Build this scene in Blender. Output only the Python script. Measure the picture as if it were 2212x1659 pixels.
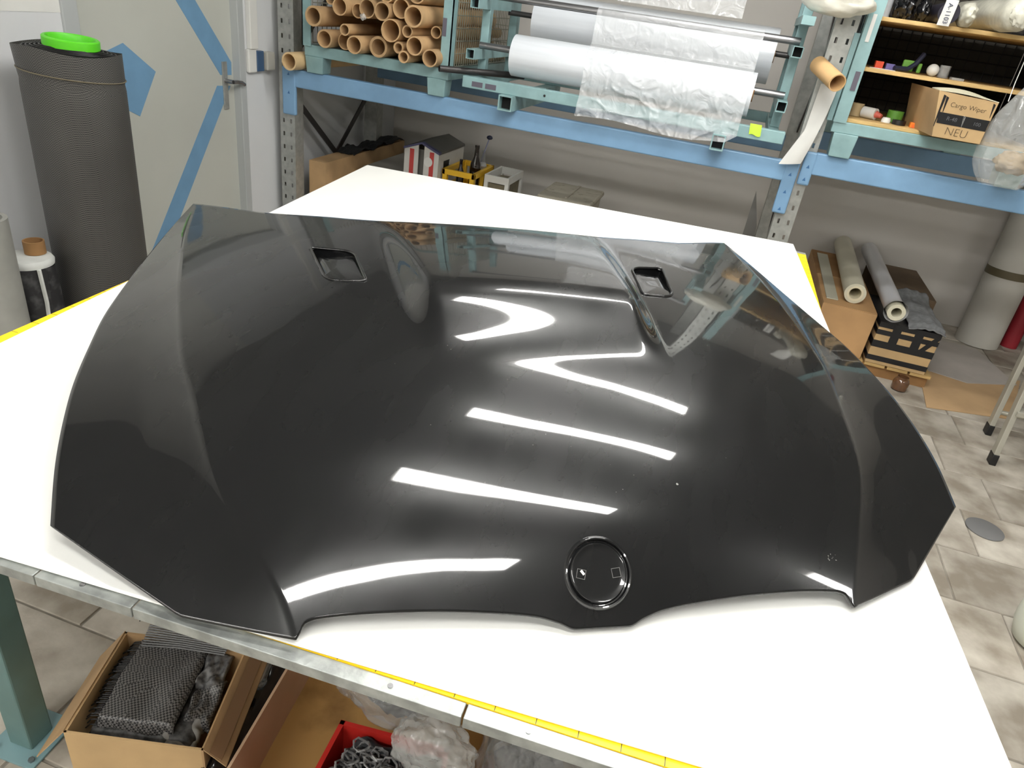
import bpy, bmesh, math, random
import numpy as np
from mathutils import Vector, Matrix, Euler, noise

random.seed(7)
scene = bpy.context.scene
for o in list(bpy.data.objects):
    bpy.data.objects.remove(o)
col = scene.collection

# ------------------------------------------------------------------ camera
F_PX = 1515.8
cam_d = bpy.data.cameras.new('camera')
cam_d.sensor_fit = 'HORIZONTAL'
cam_d.sensor_width = 36.0
cam_d.lens = 36.0 * F_PX / 2212.0
cam_d.clip_start = 0.02
cam = bpy.data.objects.new('camera', cam_d)
col.objects.link(cam)
right = Vector((0.94280859, 0.30688871, 0.13012024))
down = Vector((0.25790718, -0.42429032, -0.86802167))
fwd = Vector((-0.21117729, 0.85193723, -0.47917336))
m = Matrix((right, -down, -fwd)).transposed().to_4x4()
m.translation = Vector((0, 0, 1.64))
cam.matrix_world = m
scene.camera = cam

# ------------------------------------------------------------------ world, exposure
w = bpy.data.worlds.new('world')
scene.world = w
w.use_nodes = True
w.node_tree.nodes['Background'].inputs[0].default_value = (0.8, 0.9, 1, 1)
w.node_tree.nodes['Background'].inputs[1].default_value = 0.0
scene.view_settings.view_transform = 'Standard'
scene.view_settings.look = 'None'
scene.view_settings.gamma = 1.0
scene.view_settings.use_curve_mapping = False
scene.view_settings.exposure = 0.0
LAMP = 52.0           # radiance of the fluorescent diffusers
CEIL = 3.06
# ceiling luminaires: (x centre, y) ; every one 1.5 m long, along x; those after the rack one are unseen, added for fill
LIGHTS = [(0.10, 1.95), (0.10, 0.88), (0.10, -0.22), (-0.05, 3.02), (3.2, 1.0), (0.10, -1.9), (-1.7, -1.9), (-1.7, -3.0)]

# ------------------------------------------------------------------ materials
def lin(c):
    c = c / 255.0
    return c / 12.92 if c <= 0.04045 else ((c + 0.055) / 1.055) ** 2.4

def rgb(c, k=1.0):
    return tuple(min(1.0, lin(v) * k) for v in c) + (1.0,)

MATS = {}
def M(name, c, rough=0.5, metal=0.0, var=0.0, scale=6.0, bump=0.0, bscale=80.0, coat=0.0, rand=0.0,
      c2=None, spec=0.5, stretch=None, detail=4.0, lo=0.35, hi=0.65, coat_rough=0.05, trans=0.0):
    if name in MATS:
        return MATS[name]
    mt = bpy.data.materials.new(name)
    mt.use_nodes = True
    nt = mt.node_tree
    N, L = nt.nodes, nt.links
    b = N['Principled BSDF']
    b.inputs['Base Color'].default_value = rgb(c)
    b.inputs['Roughness'].default_value = rough
    b.inputs['Metallic'].default_value = metal
    b.inputs['Specular IOR Level'].default_value = spec
    b.inputs['Coat Weight'].default_value = coat
    b.inputs['Coat Roughness'].default_value = coat_rough
    b.inputs['Transmission Weight'].default_value = trans
    tc = N.new('ShaderNodeTexCoord')
    src = tc.outputs['Object']
    if stretch:
        mp = N.new('ShaderNodeMapping')
        mp.inputs['Scale'].default_value = stretch
        L.new(src, mp.inputs['Vector'])
        src = mp.outputs['Vector']
    out = None
    if var or c2:
        nz = N.new('ShaderNodeTexNoise')
        nz.inputs['Scale'].default_value = scale
        nz.inputs['Detail'].default_value = detail
        L.new(src, nz.inputs['Vector'])
        cr = N.new('ShaderNodeValToRGB')
        cr.color_ramp.elements[0].position = lo
        cr.color_ramp.elements[1].position = hi
        cr.color_ramp.elements[0].color = rgb(c, 1 - var)
        cr.color_ramp.elements[1].color = rgb(c2) if c2 else rgb(c, 1 + var)
        L.new(nz.outputs['Fac'], cr.inputs['Fac'])
        out = cr.outputs['Color']
        if rand:
            oi = N.new('ShaderNodeObjectInfo')
            mx = N.new('ShaderNodeVectorMath'); mx.operation = 'ADD'
            ml = N.new('ShaderNodeMath'); ml.operation = 'MULTIPLY'; ml.inputs[1].default_value = 37.0
            L.new(oi.outputs['Random'], ml.inputs[0])
            L.new(src, mx.inputs[0]); L.new(ml.outputs[0], mx.inputs[1])
            L.new(mx.outputs[0], nz.inputs['Vector'])
            hs = N.new('ShaderNodeHueSaturation')
            mr = N.new('ShaderNodeMapRange')
            mr.inputs['To Min'].default_value = 1 - rand; mr.inputs['To Max'].default_value = 1 + rand
            L.new(oi.outputs['Random'], mr.inputs['Value'])
            L.new(mr.outputs[0], hs.inputs['Value'])
            L.new(out, hs.inputs['Color'])
            out = hs.outputs['Color']
        L.new(out, b.inputs['Base Color'])
    if bump:
        nb = N.new('ShaderNodeTexNoise')
        nb.inputs['Scale'].default_value = bscale
        nb.inputs['Detail'].default_value = 3.0
        L.new(src, nb.inputs['Vector'])
        bp = N.new('ShaderNodeBump')
        bp.inputs['Strength'].default_value = bump
        bp.inputs['Distance'].default_value = 0.01
        L.new(nb.outputs['Fac'], bp.inputs['Height'])
        L.new(bp.outputs['Normal'], b.inputs['Normal'])
    MATS[name] = mt
    return mt

def weave_mat(name, dark, light, scale, rough=0.45, axis=(1, 1, 1), bands='DIAGONAL', mixw=0.5):
    if name in MATS:
        return MATS[name]
    mt = bpy.data.materials.new(name); mt.use_nodes = True
    N, L = mt.node_tree.nodes, mt.node_tree.links
    b = N['Principled BSDF']
    b.inputs['Roughness'].default_value = rough
    tc = N.new('ShaderNodeTexCoord')
    mp = N.new('ShaderNodeMapping'); mp.inputs['Scale'].default_value = axis
    L.new(tc.outputs['Object'], mp.inputs['Vector'])
    ck = N.new('ShaderNodeTexChecker'); ck.inputs['Scale'].default_value = scale
    ck.inputs['Color1'].default_value = rgb(dark); ck.inputs['Color2'].default_value = rgb(light)
    L.new(mp.outputs[0], ck.inputs['Vector'])
    nz = N.new('ShaderNodeTexNoise'); nz.inputs['Scale'].default_value = 5.0
    L.new(tc.outputs['Object'], nz.inputs['Vector'])
    mx = N.new('ShaderNodeMixRGB'); mx.inputs['Fac'].default_value = 0.35
    mx.blend_type = 'MULTIPLY'
    L.new(ck.outputs['Color'], mx.inputs[1]); L.new(nz.outputs['Fac'], mx.inputs[2])
    L.new(mx.outputs[0], b.inputs['Base Color'])
    bp = N.new('ShaderNodeBump'); bp.inputs['Strength'].default_value = 0.4; bp.inputs['Distance'].default_value = 0.003
    L.new(ck.outputs['Fac'], bp.inputs['Height']); L.new(bp.outputs[0], b.inputs['Normal'])
    MATS[name] = mt
    return mt

def film_mat(name, c, fac=0.4, rough=0.12, wr=25.0):
    """clear polythene: part see-through, part milky gloss"""
    if name in MATS:
        return MATS[name]
    mt = bpy.data.materials.new(name); mt.use_nodes = True
    N, L = mt.node_tree.nodes, mt.node_tree.links
    b = N['Principled BSDF']
    b.inputs['Base Color'].default_value = rgb(c)
    b.inputs['Roughness'].default_value = rough
    b.inputs['Coat Weight'].default_value = 1.0
    tr = N.new('ShaderNodeBsdfTransparent')
    mx = N.new('ShaderNodeMixShader')
    mx.inputs['Fac'].default_value = fac
    tc = N.new('ShaderNodeTexCoord')
    nz = N.new('ShaderNodeTexNoise'); nz.inputs['Scale'].default_value = wr; nz.inputs['Detail'].default_value = 2
    nz.inputs['Distortion'].default_value = 1.5
    L.new(tc.outputs['Object'], nz.inputs['Vector'])
    bp = N.new('ShaderNodeBump'); bp.inputs['Strength'].default_value = 0.9; bp.inputs['Distance'].default_value = 0.02
    L.new(nz.outputs['Fac'], bp.inputs['Height']); L.new(bp.outputs[0], b.inputs['Normal'])
    L.new(tr.outputs[0], mx.inputs[1]); L.new(b.outputs[0], mx.inputs[2])
    L.new(mx.outputs[0], N['Material Output'].inputs['Surface'])
    MATS[name] = mt
    return mt

def emit_mat(name, c, s):
    mt = bpy.data.materials.new(name); mt.use_nodes = True
    N, L = mt.node_tree.nodes, mt.node_tree.links
    e = N.new('ShaderNodeEmission')
    e.inputs[0].default_value = c; e.inputs[1].default_value = s
    L.new(e.outputs[0], N['Material Output'].inputs['Surface'])
    MATS[name] = mt
    return mt

def bonnet_mat():
    mt = bpy.data.materials.new('black_gelcoat'); mt.use_nodes = True
    N, L = mt.node_tree.nodes, mt.node_tree.links
    b = N['Principled BSDF']
    tc = N.new('ShaderNodeTexCoord')
    nz = N.new('ShaderNodeTexNoise'); nz.inputs['Scale'].default_value = 5.0; nz.inputs['Detail'].default_value = 5
    mp = N.new('ShaderNodeMapping'); mp.inputs['Scale'].default_value = (2.2, 0.7, 1.0)
    mp.inputs['Rotation'].default_value = (0, 0, math.radians(-28))
    L.new(tc.outputs['Object'], mp.inputs['Vector']); L.new(mp.outputs[0], nz.inputs['Vector'])
    mr = N.new('ShaderNodeMapRange')
    mr.inputs['From Min'].default_value = 0.3; mr.inputs['From Max'].default_value = 0.7
    mr.inputs['To Min'].default_value = 0.20; mr.inputs['To Max'].default_value = 0.32
    L.new(nz.outputs['Fac'], mr.inputs['Value'])
    L.new(mr.outputs[0], b.inputs['Roughness'])
    b.inputs['Base Color'].default_value = (0.0065, 0.0068, 0.0072, 1)
    b.inputs['Specular IOR Level'].default_value = 0.2
    b.inputs['Coat Weight'].default_value = 1.0
    b.inputs['Coat Roughness'].default_value = 0.04
    n2 = N.new('ShaderNodeTexNoise'); n2.inputs['Scale'].default_value = 7.0; n2.inputs['Detail'].default_value = 1
    L.new(tc.outputs['Object'], n2.inputs['Vector'])
    bp = N.new('ShaderNodeBump'); bp.inputs['Strength'].default_value = 0.05; bp.inputs['Distance'].default_value = 0.01
    L.new(n2.outputs['Fac'], bp.inputs['Height'])
    L.new(bp.outputs[0], b.inputs['Coat Normal']); L.new(bp.outputs[0], b.inputs['Normal'])
    MATS['black_gelcoat'] = mt
    return mt

# ------------------------------------------------------------------ mesh helpers
class MB:
    def __init__(s):
        s.v = []; s.f = []
    def add(s, vs, fs, mtx=None):
        o = len(s.v)
        s.v += [tuple(mtx @ Vector(p)) if mtx else tuple(p) for p in vs]
        s.f += [tuple(i + o for i in f) for f in fs]
        return s
    def box(s, x0, x1, y0, y1, z0, z1, mtx=None):
        vs = [(x, y, z) for z in (z0, z1) for y in (y0, y1) for x in (x0, x1)]
        return s.add(vs, [(0, 2, 3, 1), (4, 5, 7, 6), (0, 1, 5, 4), (2, 6, 7, 3), (0, 4, 6, 2), (1, 3, 7, 5)], mtx)
    def hexa(s, bottom, top):
        vs = list(bottom) + list(top)
        return s.add(vs, [(3, 2, 1, 0), (4, 5, 6, 7), (0, 1, 5, 4), (1, 2, 6, 5), (2, 3, 7, 6), (3, 0, 4, 7)])
    def slab(s, pts, z0, z1):
        n = len(pts)
        vs = [(p[0], p[1], z0) for p in pts] + [(p[0], p[1], z1) for p in pts]
        fs = [tuple(range(n - 1, -1, -1)), tuple(range(n, 2 * n))]
        fs += [(i, (i + 1) % n, n + (i + 1) % n, n + i) for i in range(n)]
        return s.add(vs, fs)
    def frame(s, p0, p1):
        a = Vector(p0); b = Vector(p1); d = (b - a).normalized()
        u = d.cross(Vector((0, 0, 1)))
        if u.length < 1e-4:
            u = Vector((1, 0, 0))
        u.normalize()
        return a, b, u, u.cross(d).normalized()
    def cyl(s, p0, p1, r0, r1=None, n=24, caps=True):
        r1 = r0 if r1 is None else r1
        a, b, u, v = s.frame(p0, p1)
        vs = []
        for c, r in ((a, r0), (b, r1)):
            for i in range(n):
                t = 2 * math.pi * i / n
                vs.append(c + u * (r * math.cos(t)) + v * (r * math.sin(t)))
        fs = [(i, (i + 1) % n, n + (i + 1) % n, n + i) for i in range(n)]
        if caps:
            fs += [tuple(range(n - 1, -1, -1)), tuple(range(n, 2 * n))]
        return s.add(vs, fs)
    def pipe(s, p0, p1, ro, ri, n=28):
        a, b, u, v = s.frame(p0, p1)
        vs = []
        for c, r in ((a, ro), (b, ro), (b, ri), (a, ri)):
            for i in range(n):
                t = 2 * math.pi * i / n
                vs.append(c + u * (r * math.cos(t)) + v * (r * math.sin(t)))
        fs = []
        for k in range(4):
            k2 = (k + 1) % 4
            fs += [(k * n + i, k * n + (i + 1) % n, k2 * n + (i + 1) % n, k2 * n + i) for i in range(n)]
        return s.add(vs, fs)
    def lathe(s, prof, n=32, mtx=None, z=None):
        vs = []; fs = []
        for r, h in prof:
            for i in range(n):
                t = 2 * math.pi * i / n
                vs.append((r * math.cos(t), r * math.sin(t), h))
        for k in range(len(prof) - 1):
            fs += [(k * n + i, k * n + (i + 1) % n, (k + 1) * n + (i + 1) % n, (k + 1) * n + i) for i in range(n)]
        if prof[0][0] > 1e-6:
            fs.append(tuple(range(n - 1, -1, -1)))
        if prof[-1][0] > 1e-6:
            k = (len(prof) - 1) * n
            fs.append(tuple(range(k, k + n)))
        return s.add(vs, fs, mtx)
    def sweep(s, pts, r, n=8, closed=False):
        pts = [Vector(p) for p in pts]
        N = len(pts); vs = []
        for k in range(N):
            if closed:
                d = pts[(k + 1) % N] - pts[k - 1]
            else:
                d = pts[min(k + 1, N - 1)] - pts[max(k - 1, 0)]
            d.normalize()
            u = d.cross(Vector((0.13, 0.21, 0.97))).normalized(); v = u.cross(d)
            rr = r(k / max(1, N - 1)) if callable(r) else r
            for i in range(n):
                t = 2 * math.pi * i / n
                vs.append(pts[k] + u * (rr * math.cos(t)) + v * (rr * math.sin(t)))
        fs = []
        for k in range(N if closed else N - 1):
            k2 = (k + 1) % N
            fs += [(k * n + i, k * n + (i + 1) % n, k2 * n + (i + 1) % n, k2 * n + i) for i in range(n)]
        if not closed:
            fs += [tuple(range(n - 1, -1, -1)), tuple(range((N - 1) * n, N * n))]
        return s.add(vs, fs)
    def grid(s, fn, nu, nv):
        vs = [fn(i / (nu - 1), j / (nv - 1)) for j in range(nv) for i in range(nu)]
        fs = [(j * nu + i, j * nu + i + 1, (j + 1) * nu + i + 1, (j + 1) * nu + i) for j in range(nv - 1) for i in range(nu - 1)]
        return s.add(vs, fs)
    def blob(s, c, r, amp=0.25, freq=2.5, nu=36, nv=22, seed=0.0, flat=None):
        c = Vector(c)
        def fn(a, b):
            th = 2 * math.pi * a; ph = math.pi * (b * 0.999 + 0.0005)
            d = Vector((math.sin(ph) * math.cos(th), math.sin(ph) * math.sin(th), math.cos(ph)))
            k = 1 + amp * noise.noise(d * freq + Vector((seed, seed * 1.7, 3.1))) + amp * 0.5 * noise.noise(d * freq * 2.7 + Vector((seed, 9.2, seed)))
            p = c + Vector((d.x * r[0] * k, d.y * r[1] * k, d.z * r[2] * k))
            if flat is not None and p.z < flat:
                p.z = flat
            return p
        return s.grid(fn, nu, nv)

def origin(o):
    p = Vector((0, 0, 0))
    while o is not None:
        p += o.location
        o = o.parent
    return p

def mesh_obj(name, mb, mat, parent=None, loc=None, smooth=None, bevel=0.0, solid=0.0, label=None, kind=None):
    me = bpy.data.meshes.new(name)
    base = origin(parent) if parent else Vector(loc or (0, 0, 0))
    me.from_pydata([tuple(Vector(p) - base) for p in mb.v], [], mb.f)
    me.validate()
    if mat:
        me.materials.append(mat)
    if smooth is not None:
        me.polygons.foreach_set('use_smooth', [True] * len(me.polygons))
        me.set_sharp_from_angle(angle=math.radians(smooth))
    o = bpy.data.objects.new(name, me)
    col.objects.link(o)
    if parent:
        o.parent = parent
    else:
        o.location = base
    if solid:
        md = o.modifiers.new('thickness', 'SOLIDIFY'); md.thickness = solid; md.offset = -1
    if bevel:
        md = o.modifiers.new('bevel', 'BEVEL'); md.width = bevel; md.segments = 2; md.limit_method = 'ANGLE'
    if label:
        o['label'] = label
    if kind:
        o['kind'] = kind
    return o

def tag(o, label, cat, group=None):
    o['label'] = label; o['category'] = cat
    if group:
        o['group'] = group
    return o

def thing(name, label, cat, loc=(0, 0, 0), group=None):
    o = bpy.data.objects.new(name, None)
    o.empty_display_size = 0.1
    o.location = loc
    col.objects.link(o)
    return tag(o, label, cat, group)

def struct(name, mb, mat, **k):
    return mesh_obj(name, mb, mat, kind='structure', **k)

def bx(*a, mtx=None):
    return MB().box(*a, mtx=mtx)

def text_part(name, body, mat, parent, size, mtx, extrude=0.0004, offset=0.0):
    cu = bpy.data.curves.new(name, 'FONT')
    cu.body = body; cu.size = size; cu.extrude = extrude; cu.offset = offset
    cu.align_x = 'CENTER'; cu.align_y = 'CENTER'
    t = bpy.data.objects.new('tmp', cu)
    col.objects.link(t)
    bpy.context.view_layer.update()
    me = bpy.data.meshes.new_from_object(t)
    bpy.data.objects.remove(t)
    base = origin(parent)
    me.transform(Matrix.Translation(-base) @ mtx)
    me.materials.clear(); me.materials.append(mat)
    me.name = name
    o = bpy.data.objects.new(name, me); col.objects.link(o); o.parent = parent
    return o

def frame_mtx(o, ex, ey):
    ex = Vector(ex).normalized(); ey = Vector(ey).normalized(); ez = ex.cross(ey)
    mt = Matrix((ex, ey, ez)).transposed().to_4x4(); mt.translation = Vector(o)
    return mt

# materials
m_wall = M('wall_paint', (214, 210, 204), 0.85, var=0.03, scale=1.3)
m_wall_l = M('wall_paint_left', (212, 214, 216), 0.8, var=0.03, scale=1.2)
m_ceil = M('ceiling_paint', (146, 146, 144), 0.9)
m_grout = M('grout', (138, 132, 122), 0.9, var=0.15, scale=20)
m_tile = M('floor_tile', (140, 131, 118), 0.55, c2=(196, 190, 178), scale=6.5, detail=9, lo=0.36, hi=0.68, rand=0.10, bump=0.12, bscale=40)
m_door = M('door_paint', (190, 192, 184), 0.45, var=0.03, scale=2)
m_tape_blue = M('blue_door_paint', (112, 154, 188), 0.5, var=0.04, scale=10)
m_rack_blue = M('rack_blue', (122, 160, 194), 0.42, var=0.06, scale=8)
m_galv = M('galvanised', (170, 172, 168), 0.45, metal=0.55, var=0.12, scale=30)
m_galv_dark = M('galvanised_shade', (96, 92, 86), 0.6, metal=0.3, var=0.15, scale=30)
m_teal = M('teal_paint', (134, 166, 168), 0.45, var=0.09, scale=14)
m_steel = M('steel', (150, 150, 152), 0.25, metal=0.9, var=0.05)
m_dark_steel = M('dark_steel', (78, 76, 76), 0.4, metal=0.7, var=0.1)
m_black = M('black_plastic', (22, 22, 23), 0.45)
m_black_dull = M('black_dull', (16, 16, 17), 0.85)
m_kraft = M('kraft_card', (176, 144, 104), 0.8, var=0.1, scale=7, bump=0.05)
m_kraft_d = M('kraft_card_dark', (150, 112, 70), 0.85, var=0.14, scale=6)
m_kraft_p = M('kraft_card_pale', (190, 160, 116), 0.8, var=0.08, scale=7)
m_tube = M('tube_card', (192, 158, 116), 0.75, var=0.12, scale=9, rand=0.14)
m_white_pe = M('white_polyethylene', (240, 240, 236), 0.42, var=0.02, scale=3)
m_yellow = M('ruler_yellow', (246, 206, 20), 0.45, var=0.06, scale=30)
m_alu = M('aluminium', (166, 170, 167), 0.42, metal=0.6, var=0.2, scale=38, bump=0.08, bscale=120)
m_leg = M('leg_paint', (98, 128, 126), 0.45, var=0.08, scale=10)
m_foil = M('foil_roll', (212, 217, 223), 0.28, var=0.03, scale=3, coat=0.6, coat_rough=0.15, stretch=(1, 20, 20))
m_film = film_mat('clear_film', (244, 247, 250), 0.30, 0.06, 14)
m_bag = film_mat('bag_film', (220, 222, 220), 0.36, 0.14, 18)
m_bag2 = film_mat('bag_film_grey', (176, 178, 178), 0.36, 0.14, 22)
m_wood = M('shelf_wood', (196, 164, 108), 0.65, var=0.14, scale=8, stretch=(2, 20, 20))
m_carbon = weave_mat('carbon_fabric', (42, 42, 42), (98, 96, 92), 260, 0.5)
m_carbon_box = weave_mat('carbon_fabric_coarse', (40, 40, 41), (126, 124, 122), 220, 0.42)
m_white = M('white_paint', (222, 222, 218), 0.5, var=0.03)
m_paper = M('paper', (206, 206, 202), 0.8, var=0.04, scale=5)
m_red = M('red_plastic', (196, 44, 38), 0.4)
m_green = M('green_plastic', (96, 214, 40), 0.4, var=0.04)
m_gel = bonnet_mat()

# ================================================================== ROOM
X0, X1, Y0, Y1 = -2.65, 4.6, -3.6, 5.45
floor = struct('floor', bx(X0, X1, Y0, Y1, -0.12, -0.004), m_grout)
struct('ceiling', bx(X0 - .1, X1 + .1, Y0 - .1, Y1 + .1, CEIL, CEIL + .1), m_ceil)
struct('wall_back', bx(X0 - .1, X1 + .1, Y1, Y1 + .1, -.12, CEIL), m_wall)
struct('wall_right', bx(X1, X1 + .1, Y0, Y1, -.12, CEIL), m_wall)
struct('wall_front', bx(X0, X1, Y0 - .1, Y0, -.12, CEIL), m_wall)
wl = MB()
DY0, DY1, DZ = 2.46, 3.54, 2.04
wl.box(X0 - .1, X0, Y0, DY0, -.12, 1.353); wl.box(X0 - .1, X0, DY1, Y1, -.12, CEIL)
wl.box(X0 - .1, X0, DY0, DY1, DZ, CEIL); wl.box(X0 - .16, X0 - .1, DY0, DY1, -.12, DZ)
wall_left = struct('wall_left', wl, m_wall_l)
mesh_obj('upper_band', bx(X0 - .1, X0 + .0015, Y0, DY0, 1.353, CEIL), m_white, wall_left)

# floor tiles, laid parallel to the rack
TW, TD, GAP = 0.62, 0.3185, 0.006
tb = MB()
tb.hexa([(0, 0, -.004), (TW - GAP, 0, -.004), (TW - GAP, TD - GAP, -.004), (0, TD - GAP, -.004)],
        [(.002, .002, 0), (TW - GAP - .002, .002, 0), (TW - GAP - .002, TD - GAP - .002, 0), (.002, TD - GAP - .002, 0)])
tile_me = None
row_x = {8: 1.47, 7: 1.31, 6: 1.465, 5: 1.303, 4: 1.147, 3: 1.30, 2: 1.46, 1: 1.31, 0: 1.14, -1: 1.30}
rows = range(-4, 14)
for r in rows:
    y = 0.99 + TD * r
    if y + TD > Y1:
        continue
    x = row_x.get(r, 1.30 + (0.155 if r % 2 else 0))
    x -= TW * math.ceil((x - X0) / TW)
    while x < 3.1:
        xa = max(x, X0)
        if tile_me is None:
            to = mesh_obj('tile', tb, m_tile, floor)
            tile_me = to.data
        else:
            to = bpy.data.objects.new('tile', tile_me); col.objects.link(to); to.parent = floor
        to.location = (xa, y, random.uniform(-.0006, .0006))
        if x < X0:
            to.scale = (max(.05, (x + TW - xa) / TW), 1, 1)
        x += TW

# door in the left wall
door = struct('door_1', bx(X0 - .075, X0 - .035, DY0 + .06, DY1 - .02, 0.005, DZ - .03), m_door)
fr = MB()
fr.box(X0 - .1, X0 + .012, DY0 - .02, DY0 + .055, 0, DZ)
mesh_obj('door_frame', fr, M('frame_paint', (176, 180, 180), .5), door, bevel=.004)
mesh_obj('door_frame', bx(X0 - .1, X0 + .012, DY1 - .02, DY1 + .03, 0, DZ), MATS['frame_paint'], door, bevel=.004)
mesh_obj('door_frame', bx(X0 - .1, X0 + .012, DY0 - .02, DY1 + .03, DZ - .03, DZ + .04), MATS['frame_paint'], door, bevel=.004)
XD = X0 - .035
def stripe(pts, name='blue_stripe'):
    mb = MB(); n = len(pts)
    vs = [(XD + .0002, y, z) for y, z in pts] + [(XD + .0015, y, z) for y, z in pts]
    fs = [tuple(range(n)), tuple(range(2 * n - 1, n - 1, -1))] + [(i, (i + 1) % n, n + (i + 1) % n, n + i) for i in range(n)]
    mb.add(vs, fs)
    return mesh_obj(name, mb, m_tape_blue, door)
stripe([(2.70, 1.925), (2.83, 1.925), (3.261, 1.423), (3.508, 1.134), (3.505, 1.07), (3.414, 1.074), (3.127, 1.418)])
stripe([(3.382, 1.023), (3.491, 1.016), (3.001, .367), (2.80, .10), (2.67, .10), (2.895, .392)])
stripe([(2.773, 1.236), (2.952, 1.11), (2.823, .92), (2.66, 1.0), (2.66, 1.2)], 'blue_patch')
# handle with long plate
mesh_obj('handle_plate', bx(XD, XD + .008, 3.425, 3.465, .90, 1.14), m_galv, door, bevel=.003)
hb = MB(); hb.cyl((XD, 3.445, 1.045), (XD + .055, 3.445, 1.045), .011, n=16)
hb.sweep([(XD + .055, 3.45, 1.045), (XD + .064, 3.47, 1.046), (XD + .068, 3.50, 1.042), (XD + .066, 3.525, 1.03)], .010, 10)
mesh_obj('door_handle', hb, m_steel, door, smooth=40)

# switch box with conduit beside the door
sw = thing('switch_box', 'grey surface-mounted socket box with dark blue insert on wall beside the door', 'socket', (X0, 3.68, 1.09))
mesh_obj('housing', bx(X0, X0 + .024, 3.585, 3.655, 1.085, 1.205), m_white, sw, bevel=.006)
mesh_obj('insert', bx(X0, X0 + .028, 3.655, 3.715, 1.09, 1.195), M('blue_insert', (62, 88, 120), .4), sw, bevel=.004)
mesh_obj('cover', bx(X0, X0 + .045, 3.722, 3.795, 1.095, 1.19), M('beige_plastic', (176, 174, 166), .5), sw, bevel=.006)
cd = tag(mesh_obj('cable_duct', bx(X0, X0 + .03, 3.60, 3.665, 1.205, CEIL - .002), m_white, loc=(X0, 3.63, 1.205), bevel=.004),
         'white cable duct running up the wall above the socket box', 'cable duct')

# ------------------------------------------------------------------ luminaires
m_lum = emit_mat('fluorescent', (1.0, 0.985, 0.945, 1), LAMP)
names = ['above the rear half of the table', 'above the middle of the table', 'above the front of the table', 'nearest the rack', 'on the right side of the room, unseen, added for fill light', 'behind the camera position, unseen, added for fill light', 'to the left behind the camera, unseen, added for fill light', 'in the left front corner of the room, unseen, added for fill light']
for k, (lx, ly) in enumerate(LIGHTS):
    L_ = thing('ceiling_light', 'long fluorescent ceiling light ' + names[k], 'ceiling light', (lx, ly, 3.0), 'fluorescent ceiling lights')
    mesh_obj('housing', bx(lx - .77, lx + .77, ly - .075, ly + .075, 3.008, CEIL - .001), m_white, L_, bevel=.004)
    mesh_obj('diffuser', bx(lx - .75, lx + .75, ly - .065, ly + .065, 2.985, 3.008), m_lum, L_)

# ================================================================== WORK TABLE
ZT = 0.92
SH = 0.006            # thickness of the white cutting sheet
def lerp(a, b, t):
    return tuple(a[i] + (b[i] - a[i]) * t for i in range(len(a)))
tNL, tNR = (-1.262, 0.449), (0.432, 0.541)
tFR, tFL = (0.372, 2.90), (-1.41, 2.80)
table = thing('work_table', 'big workshop table with teal steel legs and aluminium edging under the white sheet', 'table', (-0.45, 1.6, 0))
zt = ZT - SH
ex = Vector((tNR[0] - tNL[0], tNR[1] - tNL[1], 0)).normalized(); ey = Vector((-ex.y, ex.x, 0))
def near(t, off, z):
    p = Vector((tNL[0], tNL[1], 0)) + ex * t + ey * off
    return (p.x, p.y, z)
LEN = (Vector(tNR) - Vector(tNL)).length
mesh_obj('table_top', MB().slab([near(.05, .05, 0)[:2], near(LEN - .05, .05, 0)[:2], (tFR[0] - .04, tFR[1] - .04), (tFL[0] + .04, tFL[1] - .04)], zt - .03, zt - .005), M('table_board', (176, 150, 104), .6, var=.1), table)
cuts = [0.0, 0.555, 0.70, 1.138, LEN]
for a, b in zip(cuts[:-1], cuts[1:]):
    a += .0012; b -= .0012
    mb = MB()
    # L-shaped angle profile: flat top strip and a front face
    mb.hexa([near(a, -.004, zt - .004), near(b, -.004, zt - .004), near(b, .0165, zt - .004), near(a, .0165, zt - .004)],
            [near(a, -.004, zt - .001), near(b, -.004, zt - .001), near(b, .0165, zt - .001), near(a, .0165, zt - .001)])
    mb.hexa([near(a, -.004, zt - .0185), near(b, -.004, zt - .0185), near(b, 0, zt - .0185), near(a, 0, zt - .0185)],
            [near(a, -.004, zt - .002), near(b, -.004, zt - .002), near(b, 0, zt - .002), near(a, 0, zt - .002)])
    mesh_obj('edge_profile', mb, m_alu, table, bevel=.001)
for t in (1.045, 1.215, .30, .62):
    p = near(t, .006, zt - .001)
    mesh_obj('screw', MB().cyl(p, (p[0], p[1], p[2] + .0012), .0035, n=12), m_steel, table)
# yellow measuring rulers let into the edges
def ruler(p, q, inward, wdt, label):
    a = Vector((p[0], p[1], 0)); b = Vector((q[0], q[1], 0)); i = Vector((inward[0], inward[1], 0)).normalized() * wdt
    pts = [a, b, b + i, a + i]
    o = mesh_obj('measuring_tape', MB().slab([(v.x, v.y) for v in pts], zt - .004, zt + .0004), m_yellow, table, label=label)
    # tick marks
    mb = MB(); L_ = (b - a).length; d = (b - a).normalized(); k = 0
    while k * .05 < L_:
        c = a + d * (k * .05); t = i * (.9 if k % 2 == 0 else .5)
        mb.slab([(c.x, c.y), ((c + d * .001).x, (c + d * .001).y), ((c + d * .001 + t).x, (c + d * .001 + t).y), ((c + t).x, (c + t).y)], zt + .0004, zt + .00055)
        k += 1
    mesh_obj('tick_marks', mb, m_black, o, kind='stuff')
ruler(near(.02, .0168, 0), near(LEN, .0168, 0), ey, .028, 'yellow measuring tape along the front edge')
ruler(tFL, tNL, (1, .05), .03, 'yellow measuring tape along the left edge')
ruler(tFR, tNR, (-1, 0), .032, 'yellow measuring tape along the right edge')
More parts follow.
